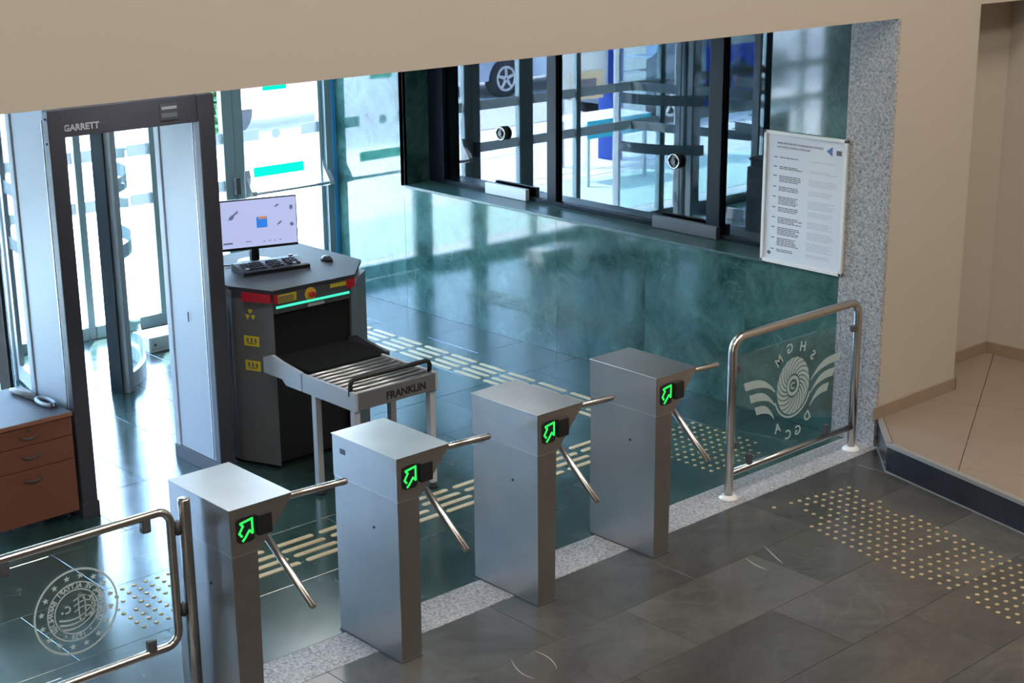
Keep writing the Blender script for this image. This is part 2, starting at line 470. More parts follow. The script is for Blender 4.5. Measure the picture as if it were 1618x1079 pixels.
def tag(o, label, cat, group=None, kind=None):
    if label: o['label'] = label
    if cat: o['category'] = cat
    if group: o['group'] = group
    if kind: o['kind'] = kind
    return o
def thing(name, loc, label, cat, group=None):
    o = bpy.data.objects.new(name, None)
    o.empty_display_size = 0.1
    COL.objects.link(o)
    put(o, loc, None)
    return tag(o, label, cat, group)
def struct(name, mb, mat, parent=None):
    o = mb.build(name, mat, parent)
    if parent is None: o['kind'] = 'structure'
    return o
def sempty(name, loc):
    o = bpy.data.objects.new(name, None); COL.objects.link(o); put(o, loc, None); o['kind'] = 'structure'; return o
def dup(root, delta, label=None):
    """copy of a thing with copies of its parts and sub-parts, moved by delta"""
    r_ = root.copy(); COL.objects.link(r_); r_.location = root.location + Vector(delta)
    WPOS[r_] = WPOS[root] + Vector(delta)
    if label: r_['label'] = label
    for ch in list(root.children):
        c = ch.copy(); COL.objects.link(c); c.parent = r_
        for g in list(ch.children):
            d = g.copy(); COL.objects.link(d); d.parent = c
    return r_
def inst(src, name, world, parent):
    o = bpy.data.objects.new(name, src.data); COL.objects.link(o); put(o, world, parent); return o

def text_mesh(txt, size, depth=0.0008, bold=0.0, align='CENTER'):
    c = bpy.data.curves.new('t', 'FONT'); c.body = txt; c.size = size; c.extrude = depth; c.align_x = align; c.align_y = 'CENTER'
    c.resolution_u = 2; c.offset = bold
    o = bpy.data.objects.new('t', c); COL.objects.link(o)
    dg = bpy.context.evaluated_depsgraph_get(); dg.update()
    me = bpy.data.meshes.new_from_object(o.evaluated_get(dg))
    vs = [v.co.copy() for v in me.vertices]; fs = [list(p.vertices) for p in me.polygons]
    bpy.data.objects.remove(o); bpy.data.curves.remove(c); bpy.data.meshes.remove(me)
    return vs, fs
def XZ(x, y, z, rot=0.0, mirror=False, tilt=0.0):
    """text plane facing -Y at (x,y,z); rot in that plane"""
    return Matrix.Translation((x, y, z)) @ Matrix.Rotation(PI / 2, 4, 'X') @ Matrix.Rotation(rot, 4, 'Z') @ Matrix.Diagonal((-1 if mirror else 1, 1, 1, 1))
def YZ(x, y, z, rot=0.0, mirror=False):
    """text plane facing -X (its right runs towards -Y)"""
    return Matrix.Translation((x, y, z)) @ Matrix.Rotation(-PI / 2, 4, 'Z') @ Matrix.Rotation(PI / 2, 4, 'X') @ Matrix.Rotation(rot, 4, 'Z') @ Matrix.Diagonal((-1 if mirror else 1, 1, 1, 1))

def clip(poly, n, c, keep=1):
    out = []
    for i in range(len(poly)):
        a = Vector(poly[i]); b = Vector(poly[(i + 1) % len(poly)])
        da = keep * (a.dot(n) - c); db = keep * (b.dot(n) - c)
        if da >= 0: out.append(a)
        if da * db < 0: out.append(a + (b - a) * (da / (da - db)))
    return out

YF = 11.05      # glazed front
XW = 7.90       # marble wall face
XG = 8.20       # booth glass
YB = 5.33       # beam and pier face

# ============================================================ SETTING
floor = sempty('floor', (4, 4, 0))
MB().box(-3, 12, -5, 5.29, -0.2, -0.004).build('floor_base', joint_dk, floor)
MB().box(-3, XW + 0.4, 5.555, YF + 0.1, -0.2, -0.004).build('floor_base', joint_dk, floor)
# slate tiles on the near side
tile_cache = {}
def floor_tile(x0, x1, y0, y1, mat, key):
    g = 0.0012
    k = (round(x1 - x0, 3), round(y1 - y0, 3), key)
    if k not in tile_cache:
        mb = MB()
        w, h = (x1 - x0) / 2 - g, (y1 - y0) / 2 - g
        c = 0.0015
        vs = [(-w, -h, -0.02), (w, -h, -0.02), (w, h, -0.02), (-w, h, -0.02), (-w, -h, -c), (w, -h, -c), (w, h, -c), (-w, h, -c),
              (-w + c, -h + c, 0), (w - c, -h + c, 0), (w - c, h - c, 0), (-w + c, h - c, 0)]
        fs = [(3, 2, 1, 0), (8, 9, 10, 11)] + [(i, (i + 1) % 4, 4 + (i + 1) % 4, 4 + i) for i in range(4)] + [(4 + i, 4 + (i + 1) % 4, 8 + (i + 1) % 4, 8 + i) for i in range(4)]
        mb.add(vs, fs)
        o = mb.build('floor_tile', mat, floor)
        tile_cache[k] = o
        put(o, ((x0 + x1) / 2, (y0 + y1) / 2, -0.02), floor)
    else:
        inst(tile_cache[k], 'floor_tile', ((x0 + x1) / 2, (y0 + y1) / 2, -0.02), floor)
row = 0
y1 = 5.29
while y1 > 0.8:
    h = 0.49
    x = 0.9 + (0.45 if row % 2 else 0.0) - 0.2
    while x < 9.0:
        if not (x > 8.0 and y1 > 5.0):
            floor_tile(x, x + 0.98, y1 - h, y1, hall_slate, 'h')
        x += 0.98
    y1 -= h; row += 1
row = 0
y0 = 5.555
while y0 < YF - 0.05:
    h = 0.61
    x = XW
    first = True
    while x > 0.9:
        w = 0.915 if not (first and row % 2) else 0.4575
        floor_tile(x - w, x, y0, min(y0 + h, YF), lobby_marble, 'l')
        x -= w; first = False
    y0 += h; row += 1
def floor_scuff(P):
    P = [Vector(p) for p in P]; a, b, c = P; Q = []
    for k in range(9):
        t = k / 8; Q.append(a * (1 - t) ** 2 + (b * 2 - (a + c) / 2) * 2 * t * (1 - t) + c * t * t)
    L_ = []; R_ = []
    for i, p in enumerate(Q):
        d = (Q[min(i + 1, 8)] - Q[max(i - 1, 0)]).normalized(); n = Vector((-d.y, d.x)) * 0.0035 * math.sin(PI * (i + 0.6) / 9.2)
        L_.append(p + n); R_.append(p - n)
    MB().add([(p.x, p.y, 0.0004) for p in L_] + [(p.x, p.y, 0.0004) for p in R_], [(i, i + 1, 10 + i, 9 + i) for i in range(8)]).build('floor_scuff', scuff_m, floor)
scuff_m = pbr('pale_scuff', (0.30, 0.29, 0.27), 0.6)
for P in ([(4.329, 4.806), (4.278, 4.69), (4.286, 4.602)] ,[(4.463, 4.799), (4.465, 4.695), (4.419, 4.597)] ,[(5.985, 4.788), (5.958, 4.693), (5.955, 4.619)] ,[(6.184, 4.825), (6.112, 4.69), (6.077, 4.612)] ,): floor_scuff(P)
# granite threshold under the turnstiles
xs = [1.0, 2.35, 3.7, 5.05, 6.4, XW]
for a, b in zip(xs, xs[1:]):
    MB().box(a + 0.001, b - 0.001, 5.292, 5.553, -0.02, 0.001, b=0.001).build('threshold_slab', granite, floor)

# tactile bars: along Y beside the marble wall, then along X before the turnstiles
bar0 = None
def tactile_bar(x, y, along, L):
    global bar0
    w = 0.0175; h = 0.004
    def prof(a):
        vs = []
        k = 5
        for sgn in (1, -1):
            for i in range(k + 1):
                an = -PI / 2 + PI * i / k if sgn > 0 else PI / 2 + PI * i / k
                vs.append((sgn * (L / 2 - w) + w * math.cos(an), w * math.sin(an)))
        return vs
    mb = MB()
    p = prof(0)
    if along == 'y': p = [(q[1], q[0]) for q in p]
    n = len(p)
    vs = [(q[0], q[1], 0) for q in p] + [(q[0] * 0.97, q[1] * 0.97, h) for q in p]
    mb.add(vs, [tuple(range(n)), tuple(range(n, 2 * n))] + [(i, (i + 1) % n, n + (i + 1) % n, n + i) for i in range(n)])
    key = ('bar', along, round(L, 3))
    if key not in tile_cache:
        o = mb.build('tactile_bar', brass, floor); tile_cache[key] = o; put(o, (x, y, 0.0), floor)
    else:
        inst(tile_cache[key], 'tactile_bar', (x, y, 0.0), floor)
for k in range(11):
    yc = 9.383 - 0.3225 * (k - 0.5) + 0.32
    if yc < 6.75: break
    for i in range(4):
        tactile_bar(7.275 - 0.082 * i, yc, 'y', 0.285)
# rows along X, in a stagger as laid
for j, y in enumerate((6.62, 6.535, 6.45, 6.365)):
    for k in range(10):
        xc = 6.62 - 0.3225 * k + (0.02 * j)
        if xc < 3.9: break
        tactile_bar(xc, y, 'x', 0.285)
# tactile studs
studs = []
U = Vector((-0.0625, 0.0122)); V = Vector((-0.0131, -0.0630)); O = Vector((7.207, 5.012))
holes = [((6.797, 4.947), 0.055), ((6.912, 4.332), 0.05), ((6.441, 4.235), 0.05), ((6.727, 3.92), 0.06), ((6.47, 3.80), 0.05)]
for j in range(0, 42):
    for i in range(0, 10):
        p = O + i * U + j * V
        if j < 3 and i > 5 and (i + j) % 3 == 2: continue
        if 1 <= j <= 4 and i >= 8: continue
        if j < 8 and i == 0 and j not in (0, 1, 4): continue
        if j in (14,) and 1 < i < 7: continue
        if any((p - Vector(h)).length < rr for h, rr in holes): continue
        if j > 17 and i > 8: continue
        studs.append(p)
for i in range(10):
    for j in range(11):
        x = 7.41 - 0.0645 * i; y = 5.748 + 0.066 * j
        if i > 6 and j > 8 - (i - 6): continue
        if j < 2 and i < 2: continue
        studs.append(Vector((x, y)))
for i in range(7):
    for j in range(8):
        x = 3.66 - 0.067 * i; y = 6.722 - 0.0645 * j
        if i == 6 and j < 2: continue
        if (i, j) in ((2, 4), (5, 3), (0, 5)): continue
        studs.append(Vector((x + (0.002 if j % 2 else 0), y)))
studs = [s for s in studs if s.y > 2.0]
studs.sort(key=lambda s: s.length)
def stud_mesh(mb, x, y):
    R_ = 0.0130
    prof = [(R_, 0), (R_ * 0.86, 0.0035), (R_ * 0.55, 0.0048)]
    mb.lathe(prof, (x, y, 0.0), seg=8)
st0 = None
rest = MB()
for n, s in enumerate(studs):
    if n < 298:
        if st0 is None:
            mb = MB(); stud_mesh(mb, s.x, s.y); st0 = mb.build('tactile_stud', stud_m, floor)
        else:
            inst(st0, 'tactile_stud', (s.x, s.y, 0.0), floor)
    else:
        stud_mesh(rest, s.x, s.y)
rest.build('tactile_studs_behind', stud_m, floor)['kind'] = 'stuff'

# outdoor ground
og = sempty('outdoor_ground', (4, 20, -0.05))
MB().box(-60, 70, YF + 0.1, 90, -0.3, -0.03).build('paving', ground_m, og)
for k, yy in enumerate((13.45, 13.75, 15.3)):
    MB().box(-14, 12.2, yy, yy + (0.07 if k < 2 else 0.1), -0.03, -0.024).build('painted_line', ground_l, og)
MB().box(-14, 9.5, 11.75, 13.3, -0.03, -0.025).build('painted_band', ground_g, og)
MB().box(-60, 70, 17.2, 24.5, -0.03, -0.02).build('road', asphalt, og)

# ---- marble wall (right), booth opening 6.25..10.03 above the 1.04 sill
wr = sempty('wall_right', (XW, 8, 0))
js = [5.66, 6.40, 7.31, 8.22, 9.13, 10.04, YF]
for a, b in zip(js, js[1:]):
    MB().box(XW, XW + 0.03, a + 0.0007, b - 0.0007, 0.0, 1.04, b=0.0006).build('marble_panel', wall_marble, wr)
MB().box(XW, XW + 0.03, 10.031, YF, 1.0405, 2.9, b=0.0006).build('marble_panel', wall_marble, wr)
MB().box(XW, XW + 0.03, 5.66, 6.25, 1.0405, 2.9, b=0.0006).build('marble_panel', wall_marble, wr)
MB().box(XW + 0.03, XW + 0.3, 5.4, YF, 0, 1.02).build('wall_core', booth_in, wr)
MB().box(XW, XG + 0.06, 10.031, 10.08, 1.0405, 2.9).build('reveal_slab', wall_marble, wr)
MB().box(XW + 0.03, XG + 0.06, 6.20, 6.249, 1.0405, 2.9).build('reveal_slab', wall_marble, wr)
MB().box(XW - 0.012, XG + 0.02, 6.25, 10.03, 1.03, 1.052, b=0.003).build('window_sill', sill_marble, wr)
MB().box(XW, XG + 0.06, 6.25, 10.03, 2.72, 2.95).build('head_slab', wall_marble, wr)
gp = MB().box(XW - 0.001, XW + 0.03, YB, 5.658, 0.0, 2.655)
gp.build('granite_pilaster', granite, wr)
# booth behind the glass
bo = sempty('wall_booth', (10, 8, 0))
MB().box(10.6, 10.7, 5.7, YF, 0, 2.95).build('back_partition', booth_in, bo)
MB().box(XG + 0.06, 10.6, 5.7, 5.75, 0, 2.95).build('side_partition', booth_in, bo)
MB().box(XG + 0.06, 10.7, YF - 0.05, YF + 0.1, 0, 2.95).build('side_partition', booth_in, bo)
MB().box(XG + 0.06, 10.7, 5.7, YF, -0.02, 0.0).build('booth_floor', booth_in, bo)

# ---- booth window
bw = sempty('window_1', (XG, 8.1, 1.05))
MB().box(XG, XG + 0.008, 6.27, 10.0, 1.07, 2.72).build('window_pane', booth_glass, bw)
MB().box(XG - 0.03, XG + 0.03, 6.25, 10.03, 1.052, 1.085, b=0.003).build('bottom_rail', frame_dk, bw)
for (a, b) in ((9.84, 10.03), (8.50, 8.60), (6.87, 6.99), (6.25, 6.30)):
    MB().box(XG - 0.035, XG + 0.035, a, b, 1.085, 2.72, b=0.003).build('mullion', frame_dk, bw)
spk = []
for y in (9.13, 7.30):
    m_ = MB(); m_.cyl((XG - 0.03, y, 1.545), 0.055, 0.03, 'x', 24)
    sp = m_.build('speaking_grille', black_pl, bw)
    m_ = MB()
    m_.tube([(XG - 0.034, y + 0.05 * math.cos(k * PI / 8), 1.545 + 0.05 * math.sin(k * PI / 8)) for k in range(17)], 0.006, 6)
    m_.build('grille_ring', tube_m, sp)
    m_ = MB(); m_.cyl((XG - 0.045, y, 1.545), 0.022, 0.016, 'x', 16); m_.build('grille_boss', dark_grey, sp)
for (a, b, mt) in ((8.80, 9.28, white_fr), (6.86, 7.46, dark_grey)):
    MB().box(XG - 0.075, XG - 0.036, a, b, 1.055, 1.145, b=0.003).build('transfer_tray', mt, bw)

# ---- pier, recess, hall walls
wp = sempty('wall_pier', (8.3, YB, 0))
MB().box(XW + 0.03, 8.78, YB, 5.9, 0.17, 6.5).build('pier_face', beige, wp)
MB().box(8.78, 9.78, 5.65, 5.9, 0.17, 6.5).build('recess_back', beige, wp)
MB().box(8.78, 9.72, YB, 5.65, 2.69, 6.5).build('recess_lintel', beige, wp)
MB().box(XW + 0.03, 8.78, YB + 0.01, 5.4, 0.0, 0.17).build('pier_foot', joint_dk, wp)
we = struct('wall_hall_right', MB().box(9.70, 9.9, -5, 5.66, 0.0, 6.5), beige)
struct('wall_hall_left', MB().box(-3.1, -2.9, -5, 5.33, 0, 6.5), beige)
struct('wall_hall_back', MB().box(-3, 9.9, -5.1, -4.9, 0, 6.5), pbr('brown_wall', (0.12, 0.085, 0.06), 0.6))
struct('ceiling', MB().box(-3, 10, -5, 5.6, 6.5, 6.6), ceil_w)
struct('ceiling_lobby', MB().box(-3, 10.7, 5.5, YF + 0.1, 2.9, 3.05), ceil_w)
struct('wall_beam', MB().box(-3, XW + 0.03, YB, 5.62, 2.655, 6.5), beige)
struct('wall_lobby_left', MB().box(-0.3, -0.1, 5.4, YF, 0, 2.9), beige_dk)
MB().box(-3, 0, 5.33, 5.6, 0, 2.65).build('wall_hall_infill', beige)['kind'] = 'structure'

bbs = sempty('baseboard_right', (8.3, 5.3, 0.18))
MB().box(7.87, 8.79, YB - 0.014, YB, 0.179, 0.262, b=0.002).build('pier_skirting', beige_dk, bbs)
MB().box(8.78, 8.794, YB - 0.014, 5.65, 0.179, 0.262, b=0.002).build('reveal_skirting', beige_dk, bbs)
MB().box(8.79, 9.70, 5.636, 5.65, 0.179, 0.262, b=0.002).build('recess_skirting', beige_dk, bbs)
MB().box(9.686, 9.70, 0.0, 5.64, 0.179, 0.262, b=0.002).build('wall_skirting', beige_dk, bbs)

# ---- raised platform with kerb
pf = sempty('floor_platform', (8.5, 3, 0))
H = 0.179
outer = [(7.95, 5.345), (7.585, 5.02), (6.63, 1.0), (6.2, -0.8), (9.7, -0.8), (9.7, 5.65), (8.78, 5.65), (8.78, YB)]
off = 0.035
def inset(poly, k):
    # shift the three kerb edges inwards by k
    P = [Vector(p) for p in poly]
    n1 = Vector((0.665, -0.747)).normalized()
    n1 = Vector((P[1].y - P[0].y, P[0].x - P[1].x)).normalized(); n1 = n1 if n1.x > 0 else -n1
    d2 = (P[2] - P[1]).normalized(); n2 = Vector((-d2.y, d2.x)); n2 = n2 if n2.x > 0 else -n2
    q = poly
    q = clip([tuple(p) for p in q], n1, P[0].dot(n1) + k)
    q = clip([tuple(p) for p in q], n2, P[1].dot(n2) + k)
    return q
core = inset(outer, 0.012)
MB().prism([tuple(p) for p in core], 0.0, H - 0.012).build('platform_core', grout, pf)
tl = inset(outer, 0.037)
g1 = Vector((-(4.484 - 5.571), (7.513 - 9.683))).normalized()
c1 = Vector((9.683, 5.571)).dot(g1)
g2 = Vector((g1.y, -g1.x))
pieces = []
for a, b in ((-9, -1.2), (-1.2, 0.0), (0.0, 1.2), (1.2, 2.4), (2.4, 9)):
    q = clip([tuple(p) for p in tl], g1, c1 + a + 0.0025)
    if len(q) > 2: q = clip([tuple(p) for p in q], g1, c1 + b - 0.0025, -1)
    if len(q) < 3: continue
    c2 = Vector((8.55, 5.15)).dot(g2)
    for s0, s1 in ((-9, 0.0), (0.0, 1.2), (1.2, 2.4), (2.4, 9)) if abs(a) < 5 else ((-9, 9),):
        w_ = clip([tuple(p) for p in q], g2, c2 + s0 * 1 + 0.0015)
        if len(w_) > 2: w_ = clip([tuple(p) for p in w_], g2, c2 + s1 - 0.0015, -1)
        if len(w_) > 2:
            MB().prism([tuple(p) for p in w_], H - 0.0115, H).build('platform_tile', plat_tile, pf)
def along(P, Q, t): return Vector(P) + (Vector(Q) - Vector(P)) * t
def kerb_piece(P, Q, name, mat, thick, z0, z1, inn=0.0, b=0.0):
    P = Vector(P); Q = Vector(Q); d = (Q - P).normalized(); n = Vector((-d.y, d.x)); n = n if n.x > 0 else -n
    q = [P + n * inn, Q + n * inn, Q + n * (inn + thick), P + n * (inn + thick)]
    return MB().prism([tuple(p) for p in q], z0, z1).build(name, mat, pf)
A, B, Cc, Dd = outer[0], outer[1], outer[2], outer[3]
kerb_piece(A, B, 'kerb_slab', kerb_dk, 0.012, 0.0, H - 0.02)
cur = Vector(B); d_ = (Vector(Cc) - Vector(B)).normalized(); L = (Vector(Cc) - Vector(B)).length
t_ = 0.0
cuts = [0.0, 0.47, 1.10, 1.73, 2.36, 2.99, 3.62, L]
for a, b in zip(cuts, cuts[1:]):
    kerb_piece(cur + d_ * (a + 0.001), cur + d_ * (b - 0.001), 'kerb_slab', kerb_dk, 0.012, 0.0, H - 0.02)
kerb_piece(Cc, Dd, 'kerb_slab', kerb_dk, 0.012, 0.0, H - 0.02)
trim_m = pbr('aluminium_trim', (0.42, 0.41, 0.40), 0.35, 0.5)
kerb_piece(A, B, 'edge_trim', trim_m, 0.036, H - 0.02, H + 0.002, -0.003)
kerb_piece(B, Cc, 'edge_trim', trim_m, 0.036, H - 0.02, H + 0.002, -0.003)
kerb_piece(Cc, Dd, 'edge_trim', trim_m, 0.036, H - 0.02, H + 0.002, -0.003)
kerb_piece(B, Cc, 'foot_trim', trim_m, 0.006, 0.0, 0.006, -0.006)
kerb_piece(A, B, 'foot_trim', trim_m, 0.006, 0.0, 0.006, -0.006)

# ---- glazed front
def win(name, x0, x1, leaf=False):
    return sempty(name, ((x0 + x1) / 2, YF, 0))
def pane(parent, x0, x1, z0, z1, bands=True):
    MB().box(x0, x1, YF - 0.004, YF + 0.004, z0, z1).build('glass_pane', facade_glass, parent)
    if bands:
        for zb in (1.005, 1.40):
            MB().box(x0, x1, YF - 0.007, YF - 0.005, zb, zb + 0.09).build('frosted_band', film, parent)
def mullion(parent, x0, x1, z0=0.0, z1=2.5, mat=None, d=0.03):
    MB().box(x0, x1, YF - d, YF + d, z0, z1, b=0.003).build('mullion', mat or frame_al, parent)
def rail(parent, x0, x1, z0, z1, d=0.04):
    MB().box(x0, x1, YF - d, YF + d, z0, z1, b=0.003).build('rail', frame_al, parent)
# window_2: fixed lights between the revolving door and the escape door
w2 = win('window_2', 5.46, 6.98)
mullion(w2, 5.47, 5.53)
pane(w2, 5.53, 6.12, 0.1, 2.4); mullion(w2, 6.12, 6.30); pane(w2, 6.30, 6.80, 0.1, 2.4); mullion(w2, 6.80, 6.90)
rail(w2, 5.53, 6.80, 0.0, 0.1); rail(w2, 5.53, 6.80, 2.4, 2.5)
# door_1: escape door leaf with a panic bar
d1 = sempty('door_1', (7.37, YF, 0))
mullion(d1, 6.905, 6.995, 0.01, 2.4, d=0.03); mullion(d1, 7.76, 7.80, 0.01, 2.4, d=0.03)
MB().box(6.995, 7.76, YF - 0.004, YF + 0.004, 0.13, 2.3).build('glass_pane', facade_glass, d1)
rail(d1, 6.995, 7.76, 0.012, 0.13, 0.03); rail(d1, 6.995, 7.76, 2.3, 2.4, 0.03)
MB().box(7.59, 7.76, YF - 0.008, YF - 0.005, 1.40, 1.49).build('frosted_band', film, d1)
MB().box(7.0, 7.16, YF - 0.008, YF - 0.005, 1.40, 1.49).build('frosted_band', film, d1)
m_ = MB(); m_.cyl((7.33, YF - 0.008, 1.437), 0.042, 0.003, 'y', 24); m_.build('round_sticker', film, d1)
for (x0, x1, z0) in ((7.09, 7.60, 1.085), (7.22, 7.46, 1.80)):
    MB().box(x0, x1, YF - 0.009, YF - 0.006, z0, z0 + 0.085).build('green_sticker', green_decal, d1)
pb = MB(); pb.tube([(7.02, YF - 0.12, 0.97), (7.80, YF - 0.12, 0.97)], 0.014, 10)
pbo = pb.build('panic_bar', white_metal, d1)
for x in (7.01, 7.80):
    MB().prism([(YF - 0.035, 0.93), (YF - 0.14, 0.955), (YF - 0.13, 0.99), (YF - 0.05, 1.10), (YF - 0.035, 1.16)], x - 0.025, x + 0.025, 'x').build('bar_housing', white_metal, d1)
MB().box(6.86, 6.905, YF - 0.09, YF - 0.05, 0.98, 1.12, b=0.004).build('door_closer_plate', dark_grey, d1)
t1_ = sempty('trim_1', (7.86, YF, 0))
mullion(t1_, 7.80, 7.88, 0, 2.9, d=0.07)
MB().box(7.865, 7.899, YF - 0.085, YF - 0.005, 0, 2.9).build('jamb_strip', frame_bl, t1_)
# window_3: lights left of the drum with a sea of stickers
w3 = win('window_3', 0.0, 3.74)
xsm = [0.0, 1.25, 2.5, 3.66]
for x in xsm: mullion(w3, x, x + 0.08)
for a, b in zip(xsm, xsm[1:]): pane(w3, a + 0.08, b, 0.1, 2.4)
rail(w3, 0.08, 3.66, 0.0, 0.1); rail(w3, 0.08, 3.66, 2.4, 2.5)
header = struct('wall_front_header', MB().box(-0.3, XW, YF - 0.08, YF + 0.2, 2.5, 2.9), frame_al)
struct('wall_front_upper', MB().box(-3.2, 12, YF + 0.1, YF + 0.3, 2.9, 7.0), beige)
struct('ceiling_roof', MB().box(-3.2, 12, 5.6, YF + 0.3, 6.6, 6.7), ceil_w)
struct('wall_front_left', MB().box(-3, 0.0, YF - 0.1, YF + 0.2, 0, 2.9), beige)

# airline crest on the left lights (same crest as on the right rail), seen mirrored in the booth glass
def crest(cx, cz, y, s, mirror, parent, mat, letters, mat2=None):
    """turbine disc between wings; s=1 -> disc radius .17"""
    yy0, yy1 = y - 0.0016, y - 0.0004
    sg = -1 if mirror else 1
    disc = MB()
    R0, R1 = 0.072 * s, 0.172 * s
    nb = 20
    for k in range(nb):
        a0 = 2 * PI * k / nb
        pts = []
        for q in range(7):
            t = q / 6; rr = R0 + (R1 - R0) * t; pts.append((rr, a0 + 0.75 * t ** 1.2 + 0.00))
        for q in range(6, -1, -1):
            t = q / 6; rr = R0 + (R1 - R0) * t; wd = 2 * PI / nb - 0.016 / (rr / s) * 0.55
            pts.append((rr, a0 + 0.75 * t ** 1.2 + wd))
        # quad strip
        vs = []; fs = []
        n = 7
        for (rr, a) in pts: vs.append((cx + sg * rr * 0.92 * math.cos(a), yy0, cz + rr * 1.06 * math.sin(a)))
        for q in range(6): fs.append((q, q + 1, 12 - q, 13 - q))
        disc.add(vs, fs)
    disc.build('crest_disc', mat, parent)
    hub_ = MB()
    hub_.ring((cx, cz), 0.042 * s, 0.064 * s, yy0, yy1, 32, sx=0.92)
    hub_.ring((cx + sg * 0.0, cz), 0.014 * s, 0.024 * s, yy0, yy1, 20, a0=0.6, a1=5.6)
    hub_.ring((cx, cz - 0.0), 0.192 * s, 0.204 * s, yy0, yy1, 24, a0=PI * 1.12, a1=PI * 1.88, sx=0.92)
    hub_.build('crest_ring', mat, parent)
    for side in (-1, 1):
        for k in range(3):
            wv = MB()
            xa = 0.175 * s; xb = (0.475 - 0.055 * k) * s
            zc0 = (0.0 - 0.085 * k) * s; zc1 = (0.092 - 0.088 * k) * s
            hh = 0.026 * s
            top = []; bot = []
            for q in range(9):
                t = q / 8
                x = xa + (xb - xa) * t
                e = 1 - (1 - t) ** 3.2
                z = zc0 + (zc1 - zc0) * e
                th = hh * (0.25 + 0.75 * min(1, t * 2.2))
                top.append((cx + side * x, cz + z + th)); bot.append((cx + side * (x - 0.02 * s * t), cz + z - th))
            vs = [(p[0], yy0, p[1]) for p in top] + [(p[0], yy0, p[1]) for p in bot]
            fs = [(q, q + 1, 10 + q, 9 + q) for q in range(8)]
            wv.add(vs, fs)
            wv.build('crest_wing', mat, parent)
    for (ch, u_, v_, rot) in letters:
        vs, fs = text_mesh(ch, 0.085 * s, 0.0005, 0.0015)
        mm = MB(); mm.add(vs, fs, False, XZ(cx + u_ * s, y - 0.001, cz + v_ * s, rot, mirror)); mm.build('crest_letter', mat, parent)
LET = [('M', -0.145, 0.185, 0.65), ('G', -0.045, 0.245, 0.25), ('H', 0.082, 0.232, -0.2), ('S', 0.185, 0.155, -0.6),
       ('A', -0.135, -0.245, 0.15), ('C', -0.028, -0.312, -0.05), ('G', 0.068, -0.305, 0.1), ('D', 0.155, -0.235, 0.5)]
crest(3.02, 1.33, YF - 0.008, 1.5, False, w3, etched_dim, [(c, -a, b, -r0) for (c, a, b, r0) in LET])
m_ = MB(); m_.cyl((3.02, YF - 0.012, 1.33), 0.09, 0.002, 'y', 24); m_.build('red_disc_sticker', pink_p, w3)
MB().box(2.62, 3.55, YF + 0.006, YF + 0.008, 1.12, 1.75).build('blue_poster', blue_p, w3)

# ---- revolving door
rd = thing('revolving_door', (4.6, 10.42, 0), 'glass revolving door drum with grey aluminium posts and frosted bands', 'door')
RC = (4.6, 10.42); RR = 0.88
def arc_wall(mb, a0, a1, r0, r1, z0, z1, seg=14):
    vs = []; fs = []
    for i in range(seg + 1):
        a = math.radians(a0 + (a1 - a0) * i / seg)
        for (rr, z) in ((r0, z0), (r1, z0), (r1, z1), (r0, z1)):
            vs.append((RC[0] + rr * math.cos(a), RC[1] + rr * math.sin(a), z))
    for i in range(seg):
        for k in range(4):
            fs.append((i * 4 + k, i * 4 + (k + 1) % 4, i * 4 + 4 + (k + 1) % 4, i * 4 + 4 + k))
    fs.append((0, 1, 2, 3)); fs.append(tuple(seg * 4 + k for k in (3, 2, 1, 0)))
    return mb.add(vs, fs)
for (a0, a1) in ((-58, 8), (172, 238)):
    arc_wall(MB(), a0, a1, RR - 0.004, RR + 0.004, 0.11, 2.15).build('curved_glass', facade_glass, rd)
    arc_wall(MB(), a0, a1, RR - 0.02, RR + 0.02, 0.0, 0.11).build('curved_kerb', drum_al, rd)
    for zb in (0.93, 1.40):
        arc_wall(MB(), a0 + 4, a1 - 4, RR - 0.007, RR - 0.005, zb, zb + 0.1).build('frosted_band', film, rd)
def post(a, w=0.095):
    c = (RC[0] + RR * math.cos(math.radians(a)), RC[1] + RR * math.sin(math.radians(a)))
    T = Matrix.Translation((c[0], c[1], 0)) @ Matrix.Rotation(math.radians(a), 4, 'Z')
    MB().box(-0.07, 0.07, -0.03, 0.03, 0, 2.15, b=0.004, T=T).build('post', drum_al, rd)
    s_ = 1 if math.sin(math.radians(a)) * math.cos(math.radians(a)) > 0 else -1
    MB().box(-0.075, 0.02, -0.050 if a in (-62,) else 0.030, -0.030 if a in (-62,) else 0.05, 0, 2.15, T=T).build('post_seal', drum_dk, rd)
for a in (-62, 240): post(a)
m_ = MB(); arc_wall(m_, 0, 360, 0.0, RR + 0.06, 2.15, 2.45, 40); m_.build('canopy', drum_al, rd)
MB().cyl((*RC, 0.0), 0.035, 2.15).build('centre_post', drum_al, rd)
for a in (80, 260):
    T = Matrix.Translation((RC[0], RC[1], 0)) @ Matrix.Rotation(math.radians(a), 4, 'Z')
    w_ = MB()
    w_.box(0.04, 0.10, -0.02, 0.02, 0.02, 2.12, T=T); w_.box(0.78, 0.85, -0.02, 0.02, 0.02, 2.12, T=T)
    w_.box(0.10, 0.78, -0.02, 0.02, 0.02, 0.14, T=T); w_.box(0.10, 0.78, -0.02, 0.02, 2.02, 2.12, T=T)
    wg = w_.build('wing_frame', drum_al, rd)
    MB().box(0.10, 0.78, -0.004, 0.004, 0.14, 2.02, T=T).build('wing_glass', facade_glass, wg)
    MB().box(0.10, 0.78, -0.007, -0.005, 1.40, 1.49, T=T).build('wing_band', film, wg)
    MB().box(0.10, 0.78, -0.007, -0.005, 1.0, 1.09, T=T).build('wing_band', film, wg)
m_ = MB(); m_.cyl((4.98 + 0.06, 9.62, 1.07), 0.018, 0.03, 'x', 12); m_.build('stop_button', red_b, rd)
